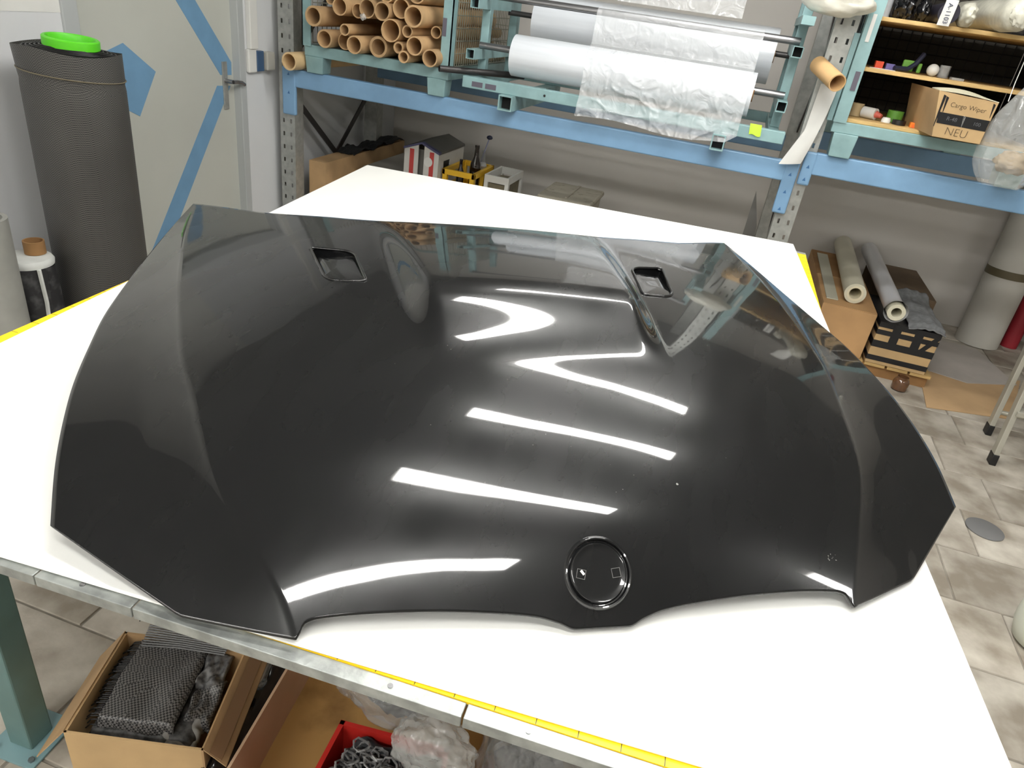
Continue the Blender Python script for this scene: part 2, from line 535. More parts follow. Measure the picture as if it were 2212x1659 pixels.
gx = MB().hexa([(tFR[0] - .06, tFR[1] - .02, zt - .03), (tFR[0] + .003, tFR[1] - .02, zt - .03), (tFR[0] + .001, tFR[1] + .03, zt - .03), (tFR[0] - .06, tFR[1] + .03, zt - .03)],
               [(tFR[0] - .06, tFR[1] - .02, zt - .0005), (tFR[0] + .003, tFR[1] - .02, zt - .0005), (tFR[0] + .001, tFR[1] + .03, zt - .0005), (tFR[0] - .06, tFR[1] + .03, zt - .0005)])
mesh_obj('corner_bracket', gx, m_galv, table)
# frame and legs
for a, b in ((tNL, tNR), (tFL, tFR), (tNL, tFL), (tNR, tFR)):
    c = Vector((-.45, 1.65))
    A = Vector(a) + (c - Vector(a)) * .12; B = Vector(b) + (c - Vector(b)) * .12
    d = (B - A).normalized(); nn = Vector((-d.y, d.x)) * .02
    mesh_obj('rail', MB().slab([tuple(A + nn), tuple(A - nn), tuple(B - nn), tuple(B + nn)], zt - .09, zt - .03), m_leg, table)
def table_leg(x, y, a=math.radians(3)):
    mt = Matrix.Translation((x, y, 0)) @ Matrix.Rotation(a, 4, 'Z')
    lg = mesh_obj('leg', bx(-.03, .03, -.03, .03, .006, zt - .03, mtx=mt), m_leg, table, bevel=.004)
    mesh_obj('base_plate', bx(-.065, .065, -.065, .065, 0, .006, mtx=mt), M('plate_paint', (120, 152, 156), .4, var=.1), lg, bevel=.001)
    for sx in (-1, 1):
        for sy in (-1, 1):
            p = mt @ Vector((sx * .048, sy * .048, .006))
            mesh_obj('bolt', MB().cyl(p, p + Vector((0, 0, .006)), .007, n=6), m_steel, lg)
table_leg(-1.185, .70); table_leg(.26, .83); table_leg(.21, 2.68); table_leg(-1.29, 2.6)

# white cutting sheet lying skew on the table
sNL, sNR, sFR, sFL = (-1.205, .445), (.513, .583), (.328, 3.007), (-1.491, 2.823)
sheet = tag(mesh_obj('cutting_sheet', MB().slab([sNL, sNR, sFR, sFL], zt + .0006, ZT), m_white_pe, loc=(-.45, 1.6, zt), bevel=.003),
            'large white plastic cutting sheet lying slightly skew on the table', 'cutting sheet')

# ================================================================== CAR BONNET
bn = np.array([.87658642, .48124447]); bl = np.array([-.48124447, .87658642]); BK = .3328
def pch(xs, ys):
    xs = np.array(xs, float); ys = np.array(ys, float)
    h = np.diff(xs); d = np.diff(ys) / h
    mm = np.zeros_like(xs); mm[0] = d[0]; mm[-1] = d[-1]
    for i in range(1, len(xs) - 1):
        if d[i - 1] * d[i] > 0:
            w1 = 2 * h[i] + h[i - 1]; w2 = h[i] + 2 * h[i - 1]
            mm[i] = (w1 + w2) / (w1 / d[i - 1] + w2 / d[i])
    def f(x):
        x = min(max(float(x), xs[0]), xs[-1])
        i = min(int(np.searchsorted(xs, x, 'right')) - 1, len(xs) - 2)
        t = (x - xs[i]) / h[i]
        return float((1 + 2 * t) * (1 - t) ** 2 * ys[i] + t * (1 - t) ** 2 * h[i] * mm[i] + t * t * (3 - 2 * t) * ys[i + 1] + t * t * (t - 1) * h[i] * mm[i + 1])
    return f
def smooth_f(f, a, b, w, n=400):
    """tabulate f and smooth it, so that reflections run without kinks"""
    xs = np.linspace(a, b, n); ys = np.array([f(x) for x in xs])
    k = max(1, int(w / (b - a) * n)); ker = np.hanning(2 * k + 3)[1:-1]; ker /= ker.sum()
    yp = np.concatenate([2 * ys[0] - ys[k:0:-1], ys, 2 * ys[-1] - ys[-2:-k - 2:-1]])
    ysm = np.convolve(yp, ker, 'valid')
    return lambda x: float(np.interp(x, xs, ysm))
c_u = smooth_f(pch([.55, .604, .633, .676, .723, .77, .844, .933, 1.006, 1.09, 1.212, 1.323, 1.446, 1.62, 1.82],
          [.375, .387, .396, .420, .449, .480, .518, .549, .573, .601, .628, .651, .672, .695, .712]), .55, 1.85, .04)
c_z = smooth_f(pch([.55, .604, .633, .676, .723, .77, .844, .933, 1.006, 1.09, 1.212, 1.323, 1.446, 1.62, 1.82],
          [-.03, .004, .026, .049, .067, .082, .104, .122, .133, .144, .155, .162, .168, .174, .178]), .55, 1.85, .05)
c_w = smooth_f(pch([.55, .604, .656, .70, .76, .85, 1.0, 1.3, 1.75, 1.85], [0, .003, .016, .033, .046, .054, .058, .056, .037, .03]), .55, 1.85, .06)
def sst(a, b, x):
    t = min(1, max(0, (x - a) / (b - a)))
    return t * t * t * (t * (t * 6 - 15) + 10)
def dome(u, v):
    uf = .218 + (v - 1.12) * .115
    fl = 1 - sst(uf - .045, uf + .028, abs(u))
    t = min(1.0, max(0.0, (v - 1.17) / .51))
    return .046 * sst(1.00, 1.255, v) * fl * (1 - t)
def S(u, v):
    q = u / c_u(v)
    return c_z(v) + c_w(v) * (1 - q * q) + dome(u, v)
def BW(u, v, z):
    p = bn * (u + BK) + bl * v
    return Vector((p[0], p[1], ZT + .002 + z))
vF = pch([0, .037, .06, .09, .16, .24, .32, .36, .378, .386, .40], [.604, .604, .611, .618, .625, .630, .632, .631, .627, .618, .606])
vB = pch([0, .07, .24, .34, .39, .535, .62, .67, .72], [1.676, 1.676, 1.677, 1.69, 1.703, 1.735, 1.775, 1.80, 1.82])

bonnet = thing('car_bonnet', 'glossy black car bonnet with two vents lying on the white sheet', 'car bonnet', tuple(BW(0, 1.2, -.002)))
NQ, NT = 221, 201
def vent_outline(sg, n=14, grow=0.0):
    P = [(.402, 1.484), (.312, 1.456), (.286, 1.300), (.362, 1.310)]
    P = [Vector((a, b)) for a, b in P]
    c = sum(P, Vector((0, 0))) / 4
    P = [c + (p - c) * (1 + grow) for p in P]
    out = []; rad = [.016, .030, .014, .030]
    for i in range(4):
        p = P[i]; a = (P[i - 1] - p).normalized(); b = (P[(i + 1) % 4] - p).normalized(); r = rad[i]
        for k in range(n):
            t = k / (n - 1)
            out.append((p + a * r) * (1 - t) ** 2 + p * 2 * t * (1 - t) + (p + b * r) * t * t)
    return [Vector((sg * p.x - .020, p.y)) for p in out]
def inside(p, poly):
    r = False; j = len(poly) - 1
    for i in range(len(poly)):
        a, b = poly[i], poly[j]
        if (a.y > p.y) != (b.y > p.y) and p.x < (b.x - a.x) * (p.y - a.y) / (b.y - a.y) + a.x:
            r = not r
        j = i
    return r
def nearest(p, poly):
    best = None
    for i in range(len(poly)):
        a, b = poly[i], poly[(i + 1) % len(poly)]
        d = b - a; t = max(0, min(1, (p - a).dot(d) / max(1e-12, d.dot(d))))
        c = a + d * t; k = (c - p).length
        if best is None or k < best[0]:
            best = (k, c)
    return best[1]
vents = [vent_outline(-1), vent_outline(1)]
EV = .6575
ec = BW(0, EV, S(0, EV))
e_dv = (BW(0, EV + .02, S(0, EV + .02)) - BW(0, EV - .02, S(0, EV - .02))).normalized()
e_du = Vector((bn[0], bn[1], 0)); e_n = e_du.cross(e_dv).normalized()
ER = .0445
uv = []
for j in range(NT):
    t = j / (NT - 1)
    t = t * (0.55 + 0.45 * t) if True else t      # finer rows at the nose
    for i in range(NQ):
        q = -1 + 2 * i / (NQ - 1)
        a = vF(abs(q) * .392); b = vB(abs(q) * .712)
        v = a + (b - a) * t
        uv.append([q * c_u(v), v])
P3 = [BW(u, v, S(u, v)) for u, v in uv]
hole = [0] * len(uv)
for i, (u, v) in enumerate(uv):
    if .24 < abs(u) < .45 and 1.28 < v < 1.50:
        k = 0 if u < 0 else 1
        if inside(Vector((u, v)), vents[k]):
            hole[i] = 1 + k
    elif abs(u) < .06 and v < .73:
        d = P3[i] - ec; x, y = d.dot(e_du), d.dot(e_dv)
        if math.hypot(x, y) < ER:
            hole[i] = 3
faces = []
for j in range(NT - 1):
    for i in range(NQ - 1):
        f = (j * NQ + i, j * NQ + i + 1, (j + 1) * NQ + i + 1, (j + 1) * NQ + i)
        if all(hole[k] for k in f):
            continue
        faces.append(f)
used = set(k for f in faces for k in f)
for k in used:
    if hole[k] in (1, 2):
        c = nearest(Vector(uv[k]), vents[hole[k] - 1]); P3[k] = BW(c.x, c.y, S(c.x, c.y))
    elif hole[k] == 3:
        d = P3[k] - ec; x, y, z = d.dot(e_du), d.dot(e_dv), d.dot(e_n); r = max(1e-5, math.hypot(x, y))
        P3[k] = ec + e_du * (x / r * ER) + e_dv * (y / r * ER) + e_n * z
remap = {k: n for n, k in enumerate(sorted(used))}
shell = MB(); shell.add([P3[k] for k in sorted(used)], [tuple(remap[k] for k in f) for f in faces])
# side wings between the crease and the outer edge
o_u = smooth_f(pch([.79, .887, .966, 1.062, 1.162, 1.274, 1.435, 1.534, 1.70, 1.82], [.708, .729, .742, .754, .760, .766, .762, .754, .733, .714]), .79, 1.85, .05)
o_z = smooth_f(pch([.79, .887, .966, 1.062, 1.162, 1.274, 1.435, 1.534, 1.70, 1.82], [.040, .072, .090, .106, .118, .126, .135, .144, .164, .179]), .79, 1.85, .05)
VC, VA, VT = vF(.392), .795, vB(.712)
NS = 40
def wing(sg):
    mb = MB()
    def fn(a, b):
        t = b * (0.55 + 0.45 * b); s = a
        vc = VC + (VT - VC) * t; C = Vector((c_u(vc), vc, c_z(vc)))
        vo = VA + (VT - VA) * t; Oo = Vector((o_u(vo), vo, o_z(vo)))
        p = C.lerp(Oo, s)
        C0 = Vector((c_u(VC), VC, c_z(VC))); A0 = Vector((o_u(VA), VA, o_z(VA))); B0 = Vector((.530, .662, .010))
        sb = .42
        fp = C0.lerp(B0, s / sb) if s < sb else B0.lerp(A0, (s - sb) / (1 - sb))
        p = p + (fp - C0.lerp(A0, s)) * (1 - t) ** 5
        p.z -= .008 * math.sin(math.pi * s ** .7) * min(1, .4 + 2 * t) * (1 - t)
        return BW(sg * p.x, p.y, p.z)
    mb.grid(fn, NS, NT)
    if sg > 0:
        return mb
    mb.f = [tuple(reversed(f)) for f in mb.f]
    return mb
wl_, wr_ = wing(-1), wing(1)
for w_ in (wl_, wr_):
    shell.add(w_.v, w_.f)
bmx = bmesh.new()
vv = [bmx.verts.new(p) for p in shell.v]
for f in shell.f:
    try:
        bmx.faces.new([vv[i] for i in f])
    except ValueError:
        pass
bmesh.ops.remove_doubles(bmx, verts=bmx.verts, dist=.0006)
bmesh.ops.recalc_face_normals(bmx, faces=bmx.faces)
if sum(f.normal.z for f in bmx.faces) < 0:
    bmesh.ops.reverse_faces(bmx, faces=bmx.faces)
bmx.verts.index_update()
shell = MB(); shell.v = [tuple(v.co) for v in bmx.verts]; shell.f = [tuple(v.index for v in f.verts) for f in bmx.faces]
bmx.free()
mesh_obj('shell', shell, m_gel, bonnet, smooth=60, solid=.005)
# vents: rim and a ramp that drops to a dark slot at the rear
for k, sg in enumerate((-1, 1)):
    ol = vents[k]
    rim = mesh_obj('vent_rim', MB().sweep([BW(p.x, p.y, S(p.x, p.y) + .0005) for p in ol], .0032, 8, closed=True), m_gel, bonnet, smooth=60)
    c = sum(ol, Vector((0, 0))) / len(ol)
    mb = MB(); n = len(ol); vs = []
    rings = [1.0, .985, .95, .85, .7, .5, .3, .12, .01]
    for sc in rings:
        for p in ol:
            q = c + (p - c) * sc
            dep = .0015 + .005 * sst(1.30, 1.45, q.y) + .034 * sst(1.442, 1.478, q.y) if sc < .99 else .001
            vs.append(BW(q.x, q.y, S(q.x, q.y) - dep))
    fs = []
    for r in range(len(rings) - 1):
        fs += [(r * n + i, r * n + (i + 1) % n, (r + 1) * n + (i + 1) % n, (r + 1) * n + i) for i in range(n)]
    fs.append(tuple(range((len(rings) - 1) * n, len(rings) * n)))
    mb.add(vs, fs)
    mesh_obj('vent_duct', mb, m_gel, bonnet, smooth=50)
# small chips and scuffs in the gelcoat
m_chip = M('chip_pale', (120, 120, 116), .6)
rc_ = random.Random(5)
chips = MB()
def put_chip(u, v, r):
    c = BW(u, v, S(u, v)); du = BW(u + .01, v, S(u + .01, v)) - c; dv = BW(u, v + .01, S(u, v + .01)) - c
    nn = du.cross(dv).normalized(); a0 = rc_.random() * 6
    ring = [c + nn * .0004 + du.normalized() * r * rc_.uniform(.5, 1) * math.cos(a0 + k * 1.26) + dv.normalized() * r * rc_.uniform(.5, 1) * math.sin(a0 + k * 1.26) for k in range(5)]
    chips.add(ring, [(0, 1, 2, 3, 4)])
put_chip(.143, .764, .0024)
for k in range(10):
    put_chip(.375 + rc_.uniform(-.008, .008) , .674 + rc_.uniform(-.004, .004), rc_.uniform(.0005, .0014))
for k in range(26):
    put_chip(rc_.gauss(-.05, .16), rc_.uniform(.69, 1.25), rc_.uniform(.0004, .0009))
mesh_obj('paint_chips', chips, m_chip, bonnet, kind='stuff', label='pale chips and scuffs')
# round emblem seat on the nose
E4 = frame_mtx(ec, e_du, e_dv)
em = mesh_obj('emblem_seat', MB().lathe([(.0500, -.004), (.0480, .0015), (.0460, .0028), (.0442, .0022), (.0428, -.0025), (.0412, -.0030), (.0398, .0002), (.0385, .0012), (.0365, .0004), (.0300, .0000), (.0001, .0000)], 96, E4), m_gel, bonnet, smooth=50)
m_scr = M('scratch', (120, 120, 118), .5)
for sx, rot in ((-.0245, 14), (.0255, -6)):
    mb = MB(); h = .0062; t = .0004
    R_ = E4 @ Matrix.Translation((sx, -.001, 0)) @ Matrix.Rotation(math.radians(-rot), 4, 'Z')
    for (x0, x1, y0, y1) in ((-h, h, -h, -h + t), (-h, h, h - t, h), (-h, -h + t, -h, h), (h - t, h, -h, h)):
        mb.box(x0, x1, y0, y1, .0001, .0007, mtx=R_)
    mesh_obj('square_mark', mb, m_scr, em)
mb = MB().box(-.0035, .0035, -.0016, .0016, .0002, .0012, mtx=E4 @ Matrix.Translation((-.0225, .0008, 0)) @ Matrix.Rotation(math.radians(-55), 4, 'Z'))
mesh_obj('chip', mb, m_white, em)

# ================================================================== PALLET RACK
RY = 3.82
rack = thing('pallet_rack', 'tall pallet rack with perforated grey posts and light blue beams against the back wall', 'rack', (-1.1, 4.35, 0))
RH = 2.9
def post(x0, x1, y0, y1, name='post', holes=True):
    """U-shaped upright, open to the rear, with real slots in its front and left flange"""
    mb = MB(); t = .003; W = x1 - x0
    if not holes:
        mb.box(x0, x1, y0, y0 + t, 0, RH)
    else:
        cols = [(x0, x0 + .020), (x0 + .031, x1 - .031), (x1 - .020, x1)]
        for a, b in cols:
            mb.box(a, b, y0, y0 + t, 0, RH)
        for a, b in ((x0 + .020, x0 + .031), (x1 - .031, x1 - .020)):
            z = 0.0
            while z < RH:
                mb.box(a, b, y0, y0 + t, z, min(RH, z + .052)); z += .076
    if holes:
        mb.box(x0, x0 + t, y0 + t, y0 + .03, 0, RH); mb.box(x0, x0 + t, y0 + .038, y1, 0, RH)
        z = 0.03
        while z < RH:
            mb.box(x0, x0 + t, y0 + .03, y0 + .038, z, min(RH, z + .085)); z += .1
    else:
        mb.box(x0, x0 + t, y0 + t, y1, 0, RH)
    mb.box(x1 - t, x1, y0 + t, y1, 0, RH)
    return mesh_obj(name, mb, m_galv, rack, label='galvanised post with rows of slots')
post(-2.60, -2.50, RY, RY + .09); post(.285, .385, RY, RY + .09)
post(-2.60, -2.50, 4.86, 4.95, holes=False); post(.285, .385, 4.86, 4.95, holes=False)
for xs in (-2.56, .325):
    for (ya, za, yb, zb) in ((RY + .07, .95, 4.88, .15), (RY + .07, .15, 4.88, .95), (RY + .07, 1.15, 4.88, 2.0), (RY + .07, 2.0, 4.88, 1.15)):
        a, b = Vector((xs, ya, za)), Vector((xs, yb, zb)); d = (b - a).normalized(); up = Vector((1, 0, 0)).cross(d) * .018
        off = .012 if zb < za else 0
        o_ = Vector((off, 0, 0)); th = Vector((.008, 0, 0))
        mesh_obj('brace', MB().hexa([a - up + o_, b - up + o_, b + up + o_, a + up + o_], [a - up + o_ + th, b - up + o_ + th, b + up + o_ + th, a + up + o_ + th]), m_dark_steel, rack)
def beam(x0, x1, z0, z1, y0=RY - .022, y1=RY + .028):
    b = mesh_obj('beam', bx(x0, x1, y0, y1, z0, z1), m_rack_blue, rack, bevel=.006)
    return b
BL = beam(-2.50, .285, 1.022, 1.118)
BR = beam(.385, 3.1, 1.075, 1.178)
beam(-2.50, .285, 1.022, 1.118, 4.84, 4.89); beam(.385, 3.1, 1.075, 1.178, 4.84, 4.89)
m_mark = M('mark_blue', (58, 104, 150), .5)
def hook(x0, x1, z0, z1, beam_, marks):
    h = mesh_obj('beam_hook', bx(x0, x1, RY - .026, RY - .002, z0, z1), m_rack_blue, beam_, bevel=.008)
    for z in marks:
        xm = (x0 + x1) / 2; mb = MB()
        vs = [(xm - .008, RY - .0265, z - .008), (xm + .008, RY - .0265, z - .008), (xm + .002, RY - .0265, z + .009)]
        mb.add(vs, [(0, 1, 2)]); 
        mb.add([(p[0], RY - .0262, p[2]) for p in vs], [(2, 1, 0)])
        mesh_obj('stamped_mark', mb, m_mark, rack)
hook(-2.565, -2.478, .865, 1.128, BL, [.99, 1.09])
hook(.262, .328, .865, 1.118, BL, [.89, .975, 1.06])
hook(.336, .392, 1.02, 1.178, BR, [1.05, 1.11])

# ------------------------------------------------------------------ wire cages (stacking pallets)
def wire_panel(axis, c, a0, a1, z0, z1, sa, sz, r, mat, parent, name='wire_mesh'):
    mb = MB()
    def P(a, z):
        return (c, a, z) if axis == 'x' else (a, c, z)
    k = a0
    while k <= a1 + 1e-6:
        mb.cyl(P(k, z0), P(k, z1), r, n=5, caps=False); k += sa
    k = z0
    while k <= z1 + 1e-6:
        mb.cyl(P(a0, k), P(a1, k), r, n=5, caps=False); k += sz
    return mesh_obj(name, mb, mat, parent, kind='stuff')
def foot(parent, x0, x1, y0, y1, z0, z1):
    return mesh_obj('foot', MB().hexa([(x0 + .008, y0 + .005, z0), (x1 - .008, y0 + .005, z0), (x1 - .008, y1, z0), (x0 + .008, y1, z0)],
                                      [(x0, y0, z1), (x1, y0, z1), (x1, y1, z1), (x0, y1, z1)]), m_teal, parent, bevel=.004)
CZ = 1.118
cage = thing('mesh_cage', 'teal steel mesh cage on the blue beam filled with cardboard tubes', 'cage', (-1.97, 4.35, CZ))
for a, b in ((-2.40, -2.285), (-1.655, -1.545)):
    foot(cage, a, b, 3.775, 3.87, CZ, 1.205); foot(cage, a, b, 4.83, 4.93, CZ, 1.205)
mesh_obj('base_frame', bx(-2.405, -1.535, 3.78, 3.83, 1.205, 1.262), m_teal, cage, bevel=.003)
mesh_obj('base_frame', bx(-2.405, -1.535, 4.87, 4.92, 1.205, 1.262), m_teal, cage, bevel=.003)
for xx in (-2.405, -1.585):
    mesh_obj('base_frame', bx(xx, xx + .05, 3.83, 4.87, 1.205, 1.262), m_teal, cage)
mesh_obj('floor_panel', bx(-2.355, -1.585, 3.83, 4.87, 1.245, 1.259), M('teal_dark', (84, 112, 112), .6, var=.1), cage)
for x0, x1 in ((-2.415, -2.36), (-1.585, -1.53)):
    for y0, y1 in ((3.772, 3.83), (4.87, 4.92)):
        p_ = mesh_obj('corner_post', MB().box(x0, x1, y0, y0 + .006, 1.255, 2.02).box(x0 if x0 < -2 else x1 - .006, x0 + .006 if x0 < -2 else x1, y0, y1, 1.255, 2.02), m_teal, cage)
mesh_obj('plate', bx(-1.583, -1.562, 3.769, 3.772, 1.415, 1.50), M('plate_purple', (92, 88, 100), .5), cage)
mesh_obj('top_rail', bx(-2.405, -1.535, 4.87, 4.91, 1.98, 2.02), m_teal, cage)
m_wire = M('wire_pale', (150, 150, 136), .5, metal=.3)
wire_panel('x', -1.545, 3.85, 4.86, 1.27, 2.0, .032, .062, .0028, m_wire, cage)
wire_panel('x', -2.395, 3.85, 4.86, 1.27, 2.0, .05, .1, .0025, m_wire, cage)
wire_panel('y', 4.885, -2.36, -1.58, 1.27, 2.0, .05, .1, .0025, m_wire, cage)

# cardboard tubes in the cage: x, z, outer radius, front end y, wall, label
TB = [(-2.298, 1.412, .050, 3.700, .011, 'cardboard tube with thick pale wall, leftmost of the middle row in the cage'),
      (-2.167, 1.475, .043, 3.745, .006, 'dark-mouthed cardboard tube at top left of the pile in the cage'),
      (-2.083, 1.468, .037, 3.790, .006, 'recessed cardboard tube half hidden behind its right neighbour in top row'),
      (-2.000, 1.487, .046, 3.735, .006, 'cardboard tube with a scrap of white film at its mouth'),
      (-1.908, 1.486, .045, 3.725, .007, 'cardboard tube in top row, directly above the widest tube'),
      (-1.810, 1.512, .048, 3.745, .007, 'cardboard tube in top row, second from the cage post'),
      (-1.713, 1.487, .052, 3.690, .009, 'large orange-brown tube sticking out beside the right cage post'),
      (-1.845, 1.404, .055, 3.705, .006, 'widest cardboard tube in the middle of the cage pile'),
      (-2.252, 1.309, .046, 3.735, .009, 'cardboard tube at bottom left of the cage pile'),
      (-2.152, 1.309, .043, 3.780, .006, 'recessed bottom-row tube behind the small tube'),
      (-2.110, 1.372, .029, 3.700, .006, 'small narrow tube sticking out at left, above the bottom row'),
      (-2.052, 1.307, .045, 3.700, .007, 'bottom-row tube, third from the left of the cage'),
      (-1.928, 1.314, .052, 3.735, .013, 'grey thick-walled tube in the centre of the bottom row'),
      (-1.752, 1.413, .030, 3.710, .007, 'small tube between the widest tube and the right cage post'),
      (-1.803, 1.329, .029, 3.720, .009, 'small grey tube low on the right, under the widest tube'),
      (-1.698, 1.352, .046, 3.690, .007, 'medium tube right of the two small tubes'),
      (-1.757, 1.291, .030, 3.690, .007, 'small tube lying on the cage sill at lower right'),
      (-1.612, 1.306, .043, 3.700, .007, 'tube half hidden behind the right cage post at the bottom'),
      (-1.630, 1.425, .030, 3.800, .006, 'dark narrow tube tucked behind the right cage post'),
      (-1.725, 1.592, .048, 3.740, .007, 'tube in the highest row, beside the right cage post'),
      (-1.905, 1.572, .045, 3.760, .007, 'tube in the highest row, middle of the cage'),
      (-2.248, 1.505, .030, 3.790, .006, 'narrow dark tube at the top left corner of the cage pile')]
for x, z, r, y, wl, lb in TB:
    y_end = 4.80 + (x * 7.3 % .05)
    t = tag(mesh_obj('cardboard_tube', MB().pipe((x, y, z), (x, y_end, z), r, r - wl), m_tube, loc=(x, y, z - r), smooth=40), lb, 'tube', 'cardboard tubes in the mesh cage')
tag(mesh_obj('cardboard_tube', MB().pipe((-2.452, 3.70, 1.167), (-2.452, 4.82, 1.167), .047, .038), M('tube_pale', (216, 186, 140), .7, var=.06), loc=(-2.452, 3.7, 1.12), smooth=40),
    'pale cardboard tube lying on the blue beam beside the left rack post', 'tube')
mb = MB().blob((-2.02, 3.728, 1.445), (.016, .008, .016), .5, 3, 16, 10, 2.2)
tag(mesh_obj('film_scrap', mb, m_bag, loc=(-2.02, 3.73, 1.43), smooth=60), 'scrap of white film stuck among the cardboard tubes', 'film scrap')

# ------------------------------------------------------------------ roll stand with polythene film
st = thing('roll_stand', 'teal steel stand carrying film rolls on shafts in the rack', 'stand', (-.62, 4.2, CZ))
mesh_obj('front_bar', bx(-1.44, .215, 3.748, 3.80, 1.192, 1.248), m_teal, st, bevel=.003)
mesh_obj('rear_bar', bx(-1.44, .215, 4.60, 4.65, 1.192, 1.248), m_teal, st, bevel=.003)
def sq_tube(x0, x1, z0, z1, y0, y1, parent, name, t=.004):
    mb = MB()
    mb.box(x0, x1, y0, y1, z0, z0 + t); mb.box(x0, x1, y0, y1, z1 - t, z1)
    mb.box(x0, x0 + t, y0, y1, z0 + t, z1 - t); mb.box(x1 - t, x1, y0, y1, z0 + t, z1 - t)
    o = mesh_obj(name, mb, m_teal, parent)
    mesh_obj('hollow', bx(x0 + t, x1 - t, y0 + .05, y0 + .052, z0 + t, z1 - t), m_black_dull, o)  # black plate that paints the shade inside the open tube end
    return o
sq_tube(-1.215, -1.14, CZ, 1.192, 3.70, 4.70, st, 'runner', .006)
sq_tube(-.112, -.048, CZ, 1.192, 3.70, 4.70, st, 'runner', .006)
for x in (-1.43, .135):
    mesh_obj('side_bar', bx(x, x + .05, 3.80, 4.60, 1.195, 1.245), m_teal, st)
for k, x in enumerate((-1.43, .140)):
    for yy in (3.93, 4.40):
        mesh_obj('upright', bx(x, x + .045, yy, yy + .045, 1.245, 2.05), m_teal, st, bevel=.003)
    for z in (1.355, 1.590):
        sq_tube(x - .002, x + .044, z - .024, z + .024, 3.745, 4.45, st, 'arm')
for i in (0, 1):
    mesh_obj('plate', bx(-1.385 + i * .075, -1.325 + i * .075, 3.7465, 3.749, 1.203, 1.228), MATS['plate_purple'], st)
mesh_obj('bolt', MB().cyl((-.985, 3.744, 1.220), (-.985, 3.749, 1.220), .006, n=10), m_black, st)
m_shaft = M('shaft', (140, 140, 142), .3, metal=.85)
mesh_obj('shaft', MB().cyl((-1.40, 3.86, 1.397), (.165, 3.86, 1.397), .0165, n=20), m_shaft, st, smooth=40)
mesh_obj('shaft', MB().cyl((-1.40, 3.86, 1.632), (.165, 3.86, 1.632), .0165, n=20), m_shaft, st, smooth=40)
mesh_obj('shaft', MB().cyl((-1.40, 4.28, 1.560), (.165, 4.28, 1.560), .014, n=20), m_dark_steel, st, smooth=40)
def film_roll(x0, x1, y, z, r, label, dark=None):
    t = thing('film_roll', label, 'film roll', (x0, y, z - r))
    mesh_obj('film', MB().pipe((x0, y, z), (x1, y, z), r, .030, 48), m_foil, t, smooth=40)
    mesh_obj('core', MB().pipe((x0 - .006, y, z), (x1 + .006, y, z), .030, .0185, 24), m_kraft_d, t, smooth=40)
    return t
film_roll(-1.205, .018, 3.86, 1.376, .100, 'thick roll of clear film on the lower front shaft of the stand')
film_roll(-1.225, .072, 4.28, 1.545, .135, 'silvery film roll on the rear shaft, behind the hanging film')
# film hung over the upper shaft, down over the lower roll and past the front bar
path = [(4.06, 1.665), (3.95, 1.662), (3.88, 1.655), (3.848, 1.645), (3.838, 1.62), (3.835, 1.56), (3.832, 1.51), (3.828, 1.49), (3.80, 1.478), (3.772, 1.448), (3.757, 1.41), (3.750, 1.37), (3.746, 1.32), (3.740, 1.27), (3.733, 1.22), (3.725, 1.185), (3.715, 1.157)]
ps = np.array(path); sl = np.r_[0, np.cumsum(np.hypot(*np.diff(ps, axis=0).T))]
def film_fn(a, b):
    s_ = b * sl[-1]; y = np.interp(s_, sl, ps[:, 0]); z = np.interp(s_, sl, ps[:, 1])
    x = -.802 + .80 * a
    k = noise.noise(Vector((x * 6, s_ * 5, 0))) * .010 + noise.noise(Vector((x * 19, s_ * 14, 4))) * .006
    k *= min(1, max(.12, (s_ - .32) * 4))
    lowp = min(1, max(0, (s_ - .30) * 2.2))
    rg = 1 - abs(noise.noise(Vector((x * 5 + s_ * 4, s_ * 9 - x * 3, 7))))
    rg2 = 1 - abs(noise.noise(Vector((x * 9 - s_ * 6, s_ * 5 + x * 6, 2))))
    k += lowp * (.015 * rg ** 8 + .010 * rg2 ** 9)
    if s_ > .62:
        k += .02 * (s_ - .62) * math.sin(x * 16)
    if z < 1.2:
        z += .012 * math.sin(x * 9 + 1)
        z += .05 * max(0, (x + .05) / .05) * (1.2 - z) / .05
    return (x, y - .012 - abs(k), z)
fs_ = tag(mesh_obj('film_sheet', MB().grid(film_fn, 150, 170), m_film, loc=(-.4, 3.75, 1.16), smooth=180),
          'crinkled clear film hanging over the upper shaft and the lower roll', 'film')
def film2(a, b):
    x = -.72 + .60 * a; z = 1.69 + .55 * b
    return (x, 3.87 + .05 * b + .012 * noise.noise(Vector((x * 9, z * 7, 1))), z)
tag(mesh_obj('film_sheet', MB().grid(film2, 50, 40), m_film, loc=(-.4, 3.87, 1.69), smooth=180),
    'second clear film sheet hanging above the upper shaft', 'film')
mesh_obj('top_shaft', MB().cyl((-1.40, 3.92, 2.03), (.165, 3.92, 2.03), .0165, n=20), m_shaft, st, smooth=40)
# lime tape flag on the front bar
mb = MB(); mb.grid(lambda a, b: (.045 + .055 * a + .006 * b, 3.7455 - .004 * b * math.sin(3 * a), 1.262 - .05 * b + .004 * math.sin(6 * a) * b), 8, 8)
tag(mesh_obj('tape_flag', mb, M('lime_tape', (190, 232, 60), .5), loc=(.07, 3.745, 1.21)), 'scrap of lime green tape stuck on the teal front bar', 'tape')
# grey pipe lying in front of the cage
tag(mesh_obj('steel_pipe', MB().pipe((-1.555, 3.70, 1.2655), (-1.195, 4.04, 1.2665), .0165, .012, 20), m_dark_steel, loc=(-1.5, 3.8, 1.25), smooth=40),
    'dark steel pipe poking out between the cage and the roll stand', 'pipe')

